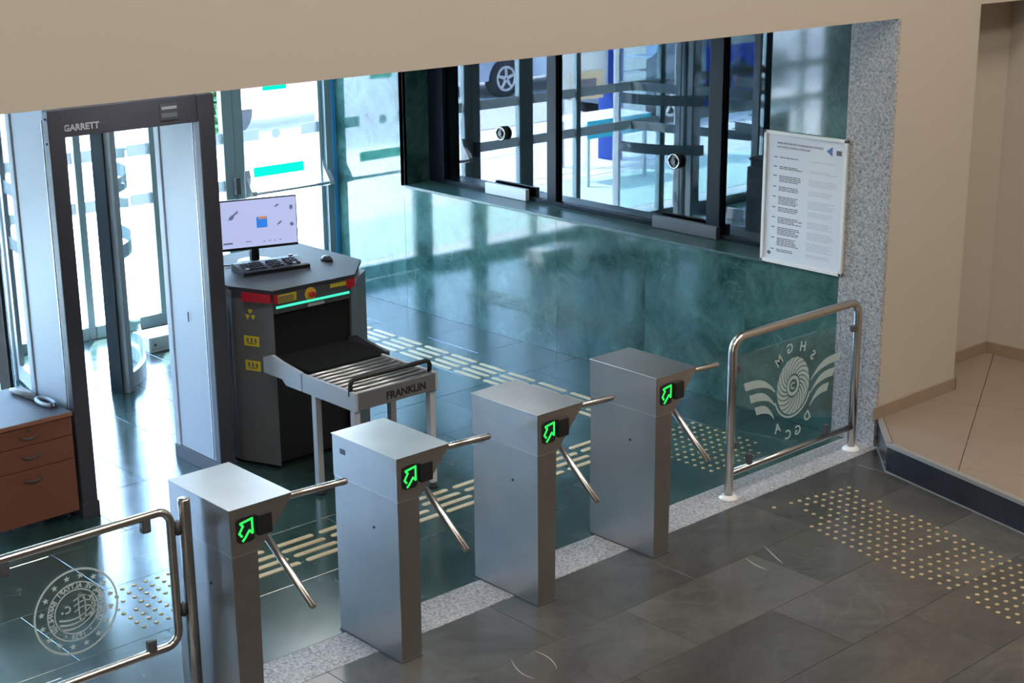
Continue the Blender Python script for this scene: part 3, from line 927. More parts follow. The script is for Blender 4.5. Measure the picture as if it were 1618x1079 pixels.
pane(w3, 4.30, 5.46, 0.1, 2.4); rail(w3, 4.02, 5.46, 0.0, 0.1); rail(w3, 4.02, 5.46, 2.4, 2.5); mullion(w3, 4.22, 4.30)
# side closers between drum and mullions
MB().box(3.74, 4.02, YF - 0.03, YF + 0.03, 0, 2.5).build('side_closer', drum_al, rd)

# ---- white box on the floor beyond the detector
sb = thing('floor_box', (5.95, 10.5, 0), 'low white metal box on the floor behind the walk-through detector', 'box')
MB().box(5.62, 6.02, 10.35, 10.6, 0.0, 0.12, b=0.006).build('box_body', white_fr, sb)
MB().box(5.64, 6.00, 10.347, 10.35, 0.015, 0.105).build('front_cover', white_metal, sb)
for x in (5.67, 5.97):
    m_ = MB(); m_.cyl((x, 10.342, 0.06), 0.012, 0.006, 'y', 10); m_.build('screw', dark_grey, sb)

# ============================================================ TURNSTILES
TX = [3.08, 3.94, 4.795, 5.63]
YA, YBk = 5.115, 5.60
def turnstile(x):
    t = thing('turnstile', (x + 0.06, 5.36, 0), '', 'turnstile', 'tripod turnstiles in a row')
    m_ = MB(); m_.prism([(x, 0.006), (x + 0.115, 0.006), (x + 0.125, 0.79), (x, 0.79)], YA + 0.006, YBk - 0.006, 'y')
    m_.build('body', steel_v, t)
    MB().box(x - 0.004, x + 0.119, YA + 0.002, YBk - 0.002, 0.0, 0.006).build('foot_plate', dark_grey, t)
    hp = [(x - 0.002, 0.793), (x + 0.135, 0.793), (x + 0.302, 0.983), (x + 0.302, 0.997), (x - 0.002, 0.997)]
    bm = bmesh.new()
    vs = [bm.verts.new((p[0], YA, p[1])) for p in hp]
    fc = bm.faces.new(vs)
    e = bmesh.ops.extrude_face_region(bm, geom=[fc])
    for v in e['geom']:
        if isinstance(v, bmesh.types.BMVert): v.co.y = YBk
    bmesh.ops.recalc_face_normals(bm, faces=bm.faces[:])
    bmesh.ops.bevel(bm, geom=bm.edges[:], offset=0.003, segments=2, affect='EDGES')
    MB().bm(bm).build('head', steel, t)
    MB().box(x - 0.0045, x + 0.3045, YA - 0.0025, YBk + 0.0025, 0.9965, 1.0, b=0.001).build('lid', steel_lit, t)
    MB().box(x + 0.001, x + 0.13, YA + 0.003, YBk - 0.003, 0.789, 0.794).build('joint_band', roller_m, t)
    # display with arrow
    dm = MB(); x0, x1, z0, z1 = x + 0.026, x + 0.108, 0.845, 0.957
    c = 0.018; rp = []
    for (cx, cz, a0) in ((x1 - c, z1 - c, 0), (x0 + c, z1 - c, 90), (x0 + c, z0 + c, 180), (x1 - c, z0 + c, 270)):
        for k in range(5):
            a = math.radians(a0 + k * 22.5); rp.append((cx + c * math.cos(a), cz + c * math.sin(a)))
    dm.prism(rp, YA - 0.006, YA + 0.001, 'y')
    dp = dm.build('display', black_pl, t)
    # LED arrow outline pointing up and right
    L_ = 0.0046
    cx, cz = (x0 + x1) / 2, (z0 + z1) / 2 + 0.002
    pts = [(0.026, 0.034), (-0.022, 0.026), (-0.012, 0.014), (-0.028, -0.010), (-0.018, -0.022)]
    pts2 = [(0.026, 0.034), (0.026, -0.020), (0.013, -0.008), (-0.006, -0.032), (-0.015, -0.040)]
    ar = MB()
    pts = [(1.18 * a_, 1.18 * b_) for a_, b_ in pts]; pts2 = [(1.18 * a_, 1.18 * b_) for a_, b_ in pts2]
    for P in (pts, pts2):
        for a, b in zip(P, P[1:]):
            a = Vector(a); b = Vector(b); d = (b - a).normalized(); n = Vector((-d.y, d.x)) * L_
            a = a - d * L_ * 0.6; b = b + d * L_ * 0.6
            ar.prism([(cx + q.x, cz + q.y) for q in (a - n, b - n, b + n, a + n)], YA - 0.0075, YA - 0.0055, 'y')
    ar.build('arrow_light', green_led, dp)
    rdm = MB().box(x + 0.120, x + 0.186, YA - 0.022, YA + 0.001, 0.862, 0.952, b=0.004)
    rdm.build('card_reader', black_pl, t)
    MB().box(x + 0.128, x + 0.174, YA - 0.0235, YA - 0.0215, 0.89, 0.935).build('reader_face', black_pl, t)
    # tripod
    hub = Vector((x + 0.224, 5.361, 0.889)); ax = Vector((math.cos(0.818), 0, -math.sin(0.818)))
    m_ = MB(); m_.tube([hub - ax * 0.03, hub + ax * 0.02, hub + ax * 0.05], [0.055, 0.055, 0.04], 20)
    hb = m_.build('tripod_hub', tube_m, t)
    th, al, phi, L = 0.818, 0.767, 0.033, 0.529
    uu = Vector((math.sin(th), 0, math.cos(th))); ww = ax.cross(uu)
    for k in range(3):
        an = phi + k * 2 * PI / 3
        d = math.cos(al) * ax + math.sin(al) * (math.cos(an) * uu + math.sin(an) * ww)
        m_ = MB(); m_.tube([hub + ax * 0.01, hub + d * (L - 0.012), hub + d * (L - 0.004), hub + d * L], [0.0165, 0.0165, 0.015, 0.010], 14)
        m_.build('arm', tube_m, t)
    m_ = MB(); m_.cyl((x - 0.0035, 5.30, 0.62), 0.006, 0.005, 'x', 10); m_.build('lock', black_pl, t)
    return t
T0 = turnstile(TX[0])
T0['label'] = 'steel tripod turnstile with green arrow, beside the glass gate post'
for k, lb in ((1, 'steel tripod turnstile with green arrow, standing before the roller table, second from left'),
              (2, 'steel tripod turnstile with green arrow, second from the right glass railing'),
              (3, 'steel tripod turnstile with green arrow, nearest to the right glass railing and farthest away')):
    tk = dup(T0, (TX[k] - TX[0], 0, 0), lb)
    if k == 1:
        so = MB().box(TX[k] - 0.0036, TX[k] - 0.0022, 5.50, 5.54, 0.915, 0.94).build('sticker', dark_grey)
        WPOS[tk] = Vector(tk.location); put(so, WPOS[so], tk)

# ============================================================ RIGHT GLASS RAILING
def arc_pts(c, r_, a0, a1, y, n=6):
    return [(c[0] + r_ * math.cos(math.radians(a0 + (a1 - a0) * i / n)), y, c[1] + r_ * math.sin(math.radians(a0 + (a1 - a0) * i / n))) for i in range(n + 1)]
YR = 5.39
rr_ = thing('glass_railing', (7.15, YR, 0), 'brushed steel railing with a glass panel bearing a winged turbine crest', 'railing')
pts = [(6.56, YR, 0.0)] + arc_pts((6.64, 0.885), 0.08, 180, 90, YR) + arc_pts((7.665, 0.885), 0.08, 90, 0, YR) + [(7.745, YR, 0.0)]
MB().tube(pts, 0.0255, 16).build('frame_tube', tube_m, rr_)
for x in (6.56, 7.745):
    m_ = MB(); m_.lathe([(0.056, 0.0), (0.056, 0.008), (0.040, 0.022), (0.026, 0.026)], (x, YR, 0.001), 24); m_.build('base_flange', white_fr, rr_)
MB().tube([(6.58, YR, 0.155), (7.73, YR, 0.155)], 0.0195, 12).build('lower_rail', tube_m, rr_)
MB().box(6.625, 7.535, YR - 0.004, YR + 0.004, 0.20, 0.855).build('glass_panel', rail_glass, rr_)
for x in (6.735, 7.47):
    MB().box(x - 0.018, x + 0.018, YR - 0.016, YR + 0.016, 0.17, 0.235, b=0.004).build('glass_clamp', dark_grey, rr_)
for (x, z) in ((7.705, 0.80), (6.60, 0.78), (6.60, 0.32)):
    MB().box(x - 0.02, x + 0.02, YR - 0.014, YR + 0.014, z - 0.02, z + 0.02, b=0.004).build('side_clamp', dark_grey, rr_)
crest(7.118, 0.565, YR - 0.0045, 0.97, True, rr_, etched, LET)

# ============================================================ LEFT SWING GATE
lg = thing('glass_swing_gate', (2.5, YR, 0), 'steel swing gate with glass panel and round starred emblem', 'gate')
gp_ = MB(); gp_.lathe([(0.0265, 0.0), (0.0265, 0.985), (0.024, 0.992)], (3.026, YR - 0.005, 0.0), 20); gp_.build('hinge_post', tube_m, lg)
m_ = MB(); m_.lathe([(0.045, 0.0), (0.045, 0.008), (0.030, 0.022)], (3.026, YR - 0.005, 0.001), 24); m_.build('base_flange', tube_m, lg)
loop = arc_pts((2.900, 0.90), 0.06, 90, 0, YR) + arc_pts((2.900, 0.41), 0.06, 0, -90, YR) + arc_pts((1.86, 0.41), 0.06, -90, -180, YR) + arc_pts((1.86, 0.90), 0.06, 180, 90, YR)
loop.append(loop[0])
MB().tube(loop, 0.0185, 12, cap=False).build('frame_loop', tube_m, lg)
for z in (0.87, 0.50):
    m_ = MB(); m_.cyl((2.990, YR - 0.005, z - 0.03), 0.012, 0.06, 'z', 10); m_.build('hinge', dark_grey, lg)
MB().box(1.83, 2.94, YR - 0.004, YR + 0.004, 0.385, 0.915).build('glass_panel', rail_glass, lg)
for (x, z) in ((2.845, 0.925), (2.235, 0.925), (2.83, 0.375), (2.0, 0.375)):
    MB().box(x - 0.02, x + 0.02, YR - 0.017, YR + 0.017, z - 0.035, z + 0.035, b=0.008).build('glass_clamp', dark_grey, lg)
# round emblem
ex, ez, ER = 2.512, 0.650, 0.183
EY = YR - 0.0048
em = MB(); em.ring((ex, ez), ER * 0.955, ER * 1.0, EY - 0.001, EY, 64); em.ring((ex, ez), ER * 0.665, ER * 0.69, EY - 0.001, EY, 56); em.ring((ex, ez), ER * 0.50, ER * 0.525, EY - 0.001, EY, 48)
em.build('emblem_rings', emblem_m, lg)
for k in range(16):
    a = 2 * PI * (k + 0.5) / 16
    cx, cz = ex + ER * 0.825 * math.cos(a), ez + ER * 0.825 * math.sin(a)
    pl = []
    for q in range(10):
        rr = ER * (0.078 if q % 2 == 0 else 0.033)
        b_ = PI / 2 + q * PI / 5
        pl.append((cx + rr * math.cos(b_), cz + rr * math.sin(b_)))
    MB().prism(pl, EY - 0.001, EY, 'y').build('emblem_star', emblem_m, lg)
tx = MB()
txt = 'ULAŞTIRMA VE ALTYAPI BAKANLIĞI'
n_ = len(txt)
for k, ch in enumerate(txt):
    if ch == ' ': continue
    # seen from behind: the ring runs the other way round
    a = math.radians(-32 + 244 * k / (n_ - 1))
    vs, fs = text_mesh(ch, ER * 0.155, 0.0004, 0.0006)
    tx.add(vs, fs, False, XZ(ex + ER * 0.595 * math.cos(a), EY, ez + ER * 0.595 * math.sin(a), a - PI / 2, True))
for k, ch in enumerate('• 1920 •'):
    if ch == ' ': continue
    a = math.radians(-60 - 60 * k / 7)
    vs, fs = text_mesh(ch, ER * 0.15, 0.0004, 0.0006)
    tx.add(vs, fs, False, XZ(ex + ER * 0.595 * math.cos(a), EY, ez + ER * 0.595 * math.sin(a), a + PI / 2, True))
tx.build('emblem_lettering', emblem_m, lg)['kind'] = 'stuff'
gb = MB()
def stroke(mb, P, w, y0=EY - 0.001, y1=EY):
    P = [Vector(p) for p in P]; n = len(P); Lp = []; Rp = []
    for i, p in enumerate(P):
        d = (P[min(i + 1, n - 1)] - P[max(i - 1, 0)]).normalized(); nn = Vector((-d.y, d.x))
        ww = (w[i] if isinstance(w, list) else w) / 2
        Lp.append(p + nn * ww); Rp.append(p - nn * ww)
    vs = [(p.x, y0, p.y) for p in Lp] + [(p.x, y0, p.y) for p in Rp]
    mb.add(vs, [(i, i + 1, n + i + 1, n + i) for i in range(n - 1)])
gc = (ex + ER * 0.12, ez + ER * 0.06); GR = ER * 0.32
for k, sc_ in enumerate((-0.45, 0.05, 0.55)):
    stroke(gb, [(gc[0] + GR * (math.sin(t * PI / 10) * 0.25 + sc_ * abs(math.cos((t - 5) * PI / 12))) , gc[1] + GR * math.cos(t * PI / 10)) for t in range(11)], ER * 0.03)
stroke(gb, [(gc[0] + GR * math.cos(math.radians(a)), gc[1] + GR * math.sin(math.radians(a))) for a in range(-100, 110, 10)], ER * 0.03)
for k, z in enumerate((0.62, 0.22, -0.2)):
    stroke(gb, [(gc[0] + GR * (-0.55 + 1.5 * t / 8), gc[1] + GR * (z + 0.25 * math.sin(t / 8 * PI))) for t in range(9)], ER * 0.028)
for k in range(3):
    stroke(gb, [(ex - ER * 0.42 + ER * 0.9 * t / 10, ez - ER * (0.10 + 0.11 * k) - ER * 0.10 * math.sin(t / 10 * PI) + ER * 0.22 * (t / 10) ** 2) for t in range(11)], [ER * 0.045 * (1 - 0.6 * t / 10) for t in range(11)])
gb.ring((ex - ER * 0.22, ez + ER * 0.10), ER * 0.06, ER * 0.09, EY - 0.001, EY, 16, a0=-2.2, a1=2.2)
stroke(gb, [(ex - ER * 0.36, ez + ER * 0.06), (ex - ER * 0.31, ez + ER * 0.06)], ER * 0.05)
gb.build('emblem_globe', emblem_m, lg)

# ============================================================ WALK-THROUGH DETECTOR
dt = thing('walkthrough_metal_detector', (4.2, 7.95, 0), 'tall grey walk-through metal detector frame between wooden drawers and baggage scanner', 'metal detector')
for (xa, xb) in ((3.69, 3.785), (4.60, 4.705)):
    MB().box(xa, xb, 7.70, 7.76, 0.0, 2.31, b=0.006).build('front_post', det_dark, dt)
    MB().box(xa + 0.010, xb - 0.010, 7.76, 8.17, 0.03, 2.30, b=0.004).build('side_panel', det_light, dt)
    MB().box(xa, xb, 8.17, 8.225, 0.0, 2.31, b=0.006).build('rear_post', det_light, dt)
    MB().box(xa - 0.006, xb + 0.006, 7.695, 8.23, 0.0, 0.09, b=0.004).build('foot_cover', det_dark, dt)
    sl = MB().box(xa + 0.006, xa + 0.011, 7.79, 7.795, 0.1, 2.25); sl.build('edge_trim', tube_m, dt)
MB().box(4.597, 4.602, 7.965, 7.972, 0.93, 0.99).build('panel_keyhole', dark_grey, dt)
hd = MB().box(3.785, 4.60, 7.71, 8.20, 2.155, 2.31, b=0.006).build('crossbar', det_dark, dt)
vs, fs = text_mesh('GARRETT', 0.048, 0.001, 0.0016)
MB().add(vs, fs, False, XZ(3.885, 7.708, 2.203)).build('crossbar_lettering', pbr('lettering_grey', (0.42, 0.42, 0.46), 0.5), hd)
MB().box(3.975, 4.03, 7.708, 7.711, 2.205, 2.212).build('crossbar_underline', dark_grey, hd)
MB().box(4.36, 4.475, 7.704, 7.712, 2.185, 2.275, b=0.002).build('control_panel', dark_grey, hd)
MB().box(4.37, 4.465, 7.701, 7.705, 2.245, 2.262).build('control_display', pbr('lcd_grey', (0.3, 0.32, 0.34), 0.3), hd)
MB().box(4.37, 4.465, 7.701, 7.705, 2.20, 2.225).build('control_keys', scan_side, hd)
for z in (2.26, 2.13):
    m_ = MB(); m_.cyl((3.684, 7.73, z), 0.006, 0.008, 'x', 8); m_.build('screw', black_pl, dt)

# ============================================================ DRAWER CABINET
cb = thing('drawer_cabinet', (3.4, 8.0, 0), 'cherry wood drawer cabinet with three drawers and dark top, beside the detector frame', 'cabinet')
cx0, cx1, cy0, cy1 = 3.13, 3.672, 7.70, 8.33
MB().box(cx0 + 0.01, cx1 - 0.005, cy0 + 0.02, cy1 - 0.01, 0.065, 0.622, b=0.002).build('carcass', wood, cb)
MB().box(cx0, cx1, cy0 - 0.008, cy1, 0.625, 0.650, b=0.003).build('top', top_dk, cb)
MB().box(cx0, cx1, cy0 - 0.0105, cy0 - 0.008, 0.626, 0.649).build('top_edge', wood_edge, cb)
for (z0, z1) in ((0.515, 0.618), (0.378, 0.511), (0.062, 0.374)):
    dw = MB().box(cx0 + 0.006, cx1 - 0.004, cy0, cy0 + 0.02, z0, z1, b=0.002).build('drawer', wood, cb)
    zc = z1 - 0.055 if z1 < 0.6 else z1 - 0.05
    hp = [(3.412 - 0.052 + 0.104 * k / 8, cy0 - 0.004 - 0.020 * math.sin(PI * k / 8), zc - 0.010 * math.sin(PI * k / 8)) for k in range(9)]
    MB().tube(hp, 0.0052, 8).build('drawer_handle', dark_grey, dw)
    if z0 > 0.5:
        m_ = MB(); m_.cyl((3.412, cy0 - 0.006, z1 - 0.02), 0.009, 0.008, 'y', 12); m_.build('lock', dark_grey, dw)
for (x, y) in ((cx0 + 0.05, cy0 + 0.06), (cx1 - 0.05, cy0 + 0.06), (cx0 + 0.05, cy1 - 0.06), (cx1 - 0.05, cy1 - 0.06)):
    m_ = MB(); m_.cyl((x - 0.012, y, 0.028), 0.027, 0.024, 'x', 14); m_.box(x - 0.016, x + 0.016, y - 0.016, y + 0.016, 0.045, 0.066)
    m_.build('castor', black_pl, cb)
# hand-held detector lying on the cabinet
wd = thing('handheld_detector', (3.62, 8.05, 0.65), 'grey hand-held metal detector wand with looped end lying on the cabinet top', 'detector')
wy0 = Vector((3.575, 8.25)); wy1 = Vector((3.612, 8.02)); lc = Vector((3.627, 7.915))
dirw = (wy1 - wy0).normalized()
MB().tube([(wy0.x, wy0.y, 0.668), (wy0.x + dirw.x * 0.03, wy0.y + dirw.y * 0.03, 0.668), (wy1.x, wy1.y, 0.668)], [0.010, 0.0165, 0.0165], 12).build('shaft', wand_m, wd)
lp = [(lc.x + 0.034 * math.sin(a) , lc.y + 0.092 * math.cos(a), 0.664) for a in [2 * PI * k / 24 for k in range(25)]]
MB().tube(lp, 0.012, 8, cap=False).build('loop', wand_m, wd)
m_ = MB(); m_.tube([(lc.x - 0.016, lc.y - 0.088, 0.664), (lc.x + 0.016, lc.y - 0.088, 0.664)], 0.013, 10); m_.build('loop_tip', black_pl, wd)

# ============================================================ BAGGAGE SCANNER
sc_ = thing('baggage_scanner', (5.3, 8.2, 0), 'dark grey x-ray baggage scanner with red corner lamps and green light bar', 'scanner')
TZ = 1.13
FX0, FX1, FY = 4.95, 5.54, 7.58
SX0, SX1, SY = 4.835, 5.80, 7.86
BY = 8.58
# shell as side cheeks + roof + rear so that the tunnel is a real hole
ch = MB(); ch.prism([(FX0, FY), (SX0, SY), (SX0, BY), (FX0 + 0.02, BY)], 0.02, TZ - 0.075); ch.build('left_cheek', scan_grey, sc_)
ch = MB(); ch.prism([(FX1 - 0.02, FY), (SX1 + 0.045, SY), (SX1 + 0.045, BY), (FX1 - 0.03, BY)], 0.02, TZ - 0.075); ch.build('right_cheek', scan_grey, sc_)
MB().box(FX0 + 0.01, FX1 - 0.02, FY + 0.06, BY - 0.01, 0.02, 0.66).build('lower_housing', black_pl, sc_)
MB().box(FX0, FX1 - 0.02, FY + 0.004, BY, 0.985, TZ - 0.075).build('tunnel_lintel', dark_grey, sc_)
MB().box(FX0 + 0.01, FX1 - 0.02, FY + 0.02, FY + 0.03, 0.70, 0.985).build('lead_curtain', tunnel_m, sc_)
def octo(k, z0, z1, name, mat):
    p = [(FX0 - k * 0.6, FY - k), (FX1 + k * 0.6, FY - k), (SX1 + k, SY - k * 0.3), (SX1 + k, BY + k), (SX0 - k, BY + k), (SX0 - k, SY - k * 0.3)]
    return MB().prism(p, z0, z1).build(name, mat, sc_)
octo(-0.004, TZ - 0.075, TZ - 0.022, 'upper_band', dark_grey)
octo(0.012, TZ - 0.022, TZ, 'top_plate', scan_top)
# chamfer lamps
def slab2(P, Q, z0, z1, th, name, mat, parent, outdir=1):
    P = Vector(P); Q = Vector(Q); d = (Q - P).normalized(); n = Vector((d.y, -d.x)) * outdir
    return MB().prism([tuple(P), tuple(Q), tuple(Q + n * th), tuple(P + n * th)], z0, z1).build(name, mat, parent)
slab2((SX0 + 0.020, SY - 0.10), (FX0 - 0.002, FY + 0.01), TZ - 0.078, TZ - 0.024, 0.014, 'corner_lamp', red_l, sc_)
slab2((FX0 - 0.004, FY - 0.012), (FX0 + 0.02, FY - 0.012), TZ - 0.078, TZ - 0.024, 0.012, 'corner_lamp', red_l, sc_)
slab2((FX1 + 0.002, FY + 0.004), (SX1 - 0.10, SY - 0.09), TZ - 0.078, TZ - 0.02, 0.014, 'corner_lamp', red_l, sc_)
slab2((FX1 - 0.06, FY - 0.004), (FX1 + 0.004, FY - 0.004), TZ - 0.078, TZ - 0.024, 0.012, 'corner_lamp', red_l, sc_)
# front fascia
fa = MB().box(FX0 + 0.005, FX1 - 0.035, FY - 0.012, FY + 0.004, 0.985, TZ - 0.024, b=0.002).build('fascia', dark_grey, sc_)
MB().box(FX0 + 0.012, FX1 - 0.04, FY - 0.017, FY - 0.011, 1.018, 1.031, b=0.001).build('light_bar', green_em, fa)
MB().box(FX0 + 0.01, FX0 + 0.16, FY - 0.014, FY - 0.011, 1.048, 1.098).build('warning_sticker', yellow, fa)
stx = MB()
for k in range(3): stx.box(FX0 + 0.03, FX0 + 0.14, FY - 0.0155, FY - 0.0135, 1.056 + 0.013 * k, 1.062 + 0.013 * k)
stx.build('sticker_lines', ink, fa)
MB().box(FX1 - 0.18, FX1 - 0.06, FY - 0.014, FY - 0.011, 1.075, 1.098).build('warning_strip', yellow, fa)
MB().box(FX0 + 0.24, FX0 + 0.36, FY - 0.014, FY - 0.011, 0.989, 1.008).build('type_plate', white_metal, fa)
es = MB(); es.cyl((FX0 + 0.262, FY - 0.016, 1.067), 0.040, 0.008, 'y', 24); eso = es.build('stop_collar', yellow_b, fa)
es = MB(); es.tube([(FX0 + 0.262, FY - 0.016, 1.067), (FX0 + 0.262, FY - 0.034, 1.067), (FX0 + 0.262, FY - 0.046, 1.067)], [0.014, 0.020, 0.018], 16); es.build('stop_knob', red_b, eso)
# warning signs on the left chamfer
cd = (Vector((SX0, SY)) - Vector((FX0, FY))).normalized()
nrm = Vector((cd.y, -cd.x)); nrm = nrm if nrm.x < 0 else -nrm
ang = math.atan2(-nrm.x, nrm.y)
def chamfer_T(t, z):
    p = Vector((FX0, FY)) + (Vector((SX0, SY)) - Vector((FX0, FY))) * t + nrm * 0.002
    right = -cd
    Mx = Matrix(((right.x, 0, nrm.x, p.x), (right.y, 0, nrm.y, p.y), (0, 1, 0, z), (0, 0, 0, 1)))
    return Mx
for (z, kind) in ((0.965, 'tri'), (0.80, 'sq'), (0.645, 'sq2')):
    T = chamfer_T(0.55, z)
    if kind == 'tri':
        s1 = MB()
        for k in range(3):
            a = PI / 2 + k * 2 * PI / 3
            pl = [(0.010 * math.cos(a - 0.5), 0.010 * math.sin(a - 0.5)), (0.038 * math.cos(a - 0.5), 0.038 * math.sin(a - 0.5)), (0.038 * math.cos(a + 0.5), 0.038 * math.sin(a + 0.5)), (0.010 * math.cos(a + 0.5), 0.010 * math.sin(a + 0.5))]
            s1.prism(pl, 0, 0.001, 'z', T)
        s1.build('radiation_sign', yellow, sc_)
    else:
        o_ = MB().box(-0.055, 0.055, -0.032, 0.032, 0, 0.001, T=T).build('warning_sign', yellow, sc_)
        q_ = MB()
        q_.box(-0.03, 0.03, -0.018, -0.012, 0.0012, 0.0016, T=T); q_.box(-0.006, 0.006, -0.008, 0.02, 0.0012, 0.0016, T=T)
        q_.box(-0.035, -0.022, -0.008, 0.018, 0.0012, 0.0016, T=T); q_.box(0.022, 0.035, -0.008, 0.018, 0.0012, 0.0016, T=T)
        q_.build('warning_print', ink, o_)
# panel seams on left side
for y in (7.90, 8.24):
    MB().box(SX0 - 0.003, SX0 + 0.001, y, y + 0.31, 0.08, 1.0).build('side_panel', scan_side, sc_)
for (x, y) in ((FX0 + 0.05, 7.75), (FX1 - 0.02, 7.75), (SX0 + 0.08, 8.48), (SX1 - 0.08, 8.48)):
    m_ = MB(); m_.cyl((x, y, 0.0), 0.03, 0.022, 'z', 12); m_.build('foot', foot_rub, sc_)
# conveyor belt and its end roller
bt = MB(); bt.box(FX0 - 0.01, FX1 - 0.05, 7.20, FY + 0.1, 0.675, 0.715, b=0.012); bt.build('conveyor_belt', belt_m, sc_)
for x in (4.866, FX1 - 0.045):
    MB().prism([(7.20, 0.61), (7.36, 0.61), (7.40, 0.64), (FY + 0.01, 0.64), (FY + 0.01, 0.735), (7.50, 0.765), (7.40, 0.745), (7.20, 0.72)], x, x + 0.022, 'x').build('belt_side_plate', white_metal if x < 5 else dark_grey, sc_)

# ---- roller table
rt = thing('roller_table', (5.15, 7.05, 0), 'roller run-out table on legs joined to the baggage scanner, black bar at its end', 'table')
RX0, RX1, RY0, RY1, RZ = 4.865, 5.46, 6.675, 7.19, 0.72
MB().box(RX0, RX0 + 0.018, RY0, RY1, RZ - 0.11, RZ, b=0.002).build('side_rail', white_metal, rt)
MB().box(RX1 - 0.018, RX1, RY0, RY1, RZ - 0.11, RZ, b=0.002).build('side_rail', white_metal, rt)
fr_ = MB().box(RX0 + 0.018, RX1 - 0.018, RY0, RY0 + 0.012, RZ - 0.105, RZ - 0.004, b=0.002).build('end_rail', pbr('end_rail_grey', (0.15, 0.15, 0.16), 0.45), rt)
vs, fs = text_mesh('FRANKLIN', 0.062, 0.0008, 0.0016)
MB().add(vs, fs, False, XZ(5.225, RY0 - 0.001, RZ - 0.062)).build('end_rail_lettering', black_pl, fr_)
MB().box(RX0 + 0.018, RX1 - 0.018, RY1 - 0.012, RY1, RZ - 0.105, RZ - 0.03).build('cross_rail', white_metal, rt)
r0_ = None
ny = 9
for k in range(ny):
    y = RY0 + 0.04 + k * (RY1 - 0.035 - RY0 - 0.04) / (ny - 1)
    if r0_ is None:
        m_ = MB(); m_.cyl((RX0 + 0.02, y, RZ - 0.014), 0.0105, RX1 - RX0 - 0.04, 'x', 14); r0_ = m_.build('roller', roller_m, rt)
        xr = (RX0 + RX1) / 2
    else:
        inst(r0_, 'roller', (xr, y, WPOS[r0_].z), rt)
for (x, y) in ((RX0 + 0.025, RY0 + 0.04), (RX1 - 0.025, RY0 + 0.04), (RX0 + 0.025, 7.09), (RX1 - 0.025, 7.09)):
    lgm = MB().box(x - 0.02, x + 0.02, y - 0.02, y + 0.02, 0.035, RZ - 0.05, b=0.002).build('leg', white_metal, rt)
    m_ = MB(); m_.lathe([(0.030, 0.0), (0.032, 0.012), (0.012, 0.024), (0.010, 0.036)], (x, y, 0.0), 14); m_.build('leg_foot', foot_rub, lgm)
MB().box(RX0 + 0.02, RX1 - 0.02, RY0 + 0.014, RY1 - 0.014, RZ - 0.060, RZ - 0.052).build('gap_shade_plate', tunnel_m, rt)  # black sheet added so the gaps between rollers look shaded
m_ = MB()
hx0, hx1, hy, hz0, hz1 = RX0 + 0.012, RX1 - 0.012, RY0 + 0.06, RZ - 0.03, RZ + 0.062
m_.tube([(hx0, hy, hz0), (hx0, hy, hz1 - 0.025), (hx0 + 0.008, hy, hz1 - 0.008), (hx0 + 0.028, hy, hz1), (hx1 - 0.028, hy, hz1), (hx1 - 0.008, hy, hz1 - 0.008), (hx1, hy, hz1 - 0.025), (hx1, hy, hz0)], 0.014, 10)
m_.build('stop_bar', black_pl, rt)

# ---- monitor, keyboard, mouse on the scanner
mo = thing('monitor', (5.2, 8.1, TZ), 'thin black computer monitor with lit screen standing on the scanner', 'monitor')
A_ = Vector((5.02, 8.31)); B_ = Vector((5.54, 8.15)); dd = (B_ - A_).normalized(); nn = Vector((dd.y, -dd.x))
Mm = Matrix(((dd.x, 0, nn.x, A_.x), (dd.y, 0, nn.y, A_.y), (0, 1, 0, 1.225), (0, 0, 0, 1)))
wM = (B_ - A_).length; hM = 0.325
MB().box(0, wM, 0, hM, -0.022, 0.0, b=0.004, T=Mm).build('bezel', black_pl, mo)
scr = MB().box(0.010, wM - 0.008, 0.018, hM - 0.008, 0.0002, 0.0012, T=Mm).build('screen', screen_m, mo)
ik = MB()
def blob(mb, cx, cy, w, h, ang, T, seg=8):
    pl = []
    for k in range(seg):
        a = 2 * PI * k / seg; x = w * math.cos(a) * (0.8 + 0.3 * random.random()); y = h * math.sin(a) * (0.8 + 0.3 * random.random())
        pl.append((cx + x * math.cos(ang) - y * math.sin(ang), cy + x * math.sin(ang) + y * math.cos(ang)))
    mb.prism(pl, 0.0013, 0.0016, 'z', T)
for (cx, cy, w, h, an) in ((0.125, 0.225, 0.055, 0.006, 0.75), (0.115, 0.215, 0.022, 0.014, 0.7), (0.145, 0.24, 0.02, 0.006, 0.4), (0.41, 0.268, 0.018, 0.006, 0.5), (0.425, 0.155, 0.022, 0.006, 0.6), (0.505, 0.25, 0.014, 0.016, 0), (0.505, 0.14, 0.014, 0.014, 0)):
    blob(ik, cx, cy, w, h, an, Mm)
for k in range(4): blob(ik, 0.32 + k * 0.035, 0.045 + (0.002 if k % 2 else 0), 0.006, 0.004, 0, Mm)
ik.box(0.055, 0.115, 0.045, 0.056, 0.0013, 0.0016, T=Mm); ik.box(0.20, 0.235, 0.05, 0.055, 0.0013, 0.0016, T=Mm)
ik.build('scan_outlines', screen_ink, scr)
MB().box(0.275, 0.345, 0.135, 0.205, 0.0013, 0.0016, T=Mm).build('scan_bag', screen_blue, scr)
MB().box(0.290, 0.342, 0.190, 0.207, 0.0014, 0.0018, T=Mm).build('scan_bag_top', screen_oran, scr)
sx, sy = 5.30, 8.30
MB().prism([(sx - 0.03, 1.14), (sx + 0.03, 1.14), (sx + 0.022, 1.36), (sx - 0.022, 1.36)], sy - 0.012, sy + 0.012, 'y').build('stand_neck', black_pl, mo)
m_ = MB(); m_.lathe([(0.11, 0.0), (0.11, 0.006), (0.06, 0.014)], (sx, sy, TZ), 24); m_.build('stand_base', black_pl, mo)
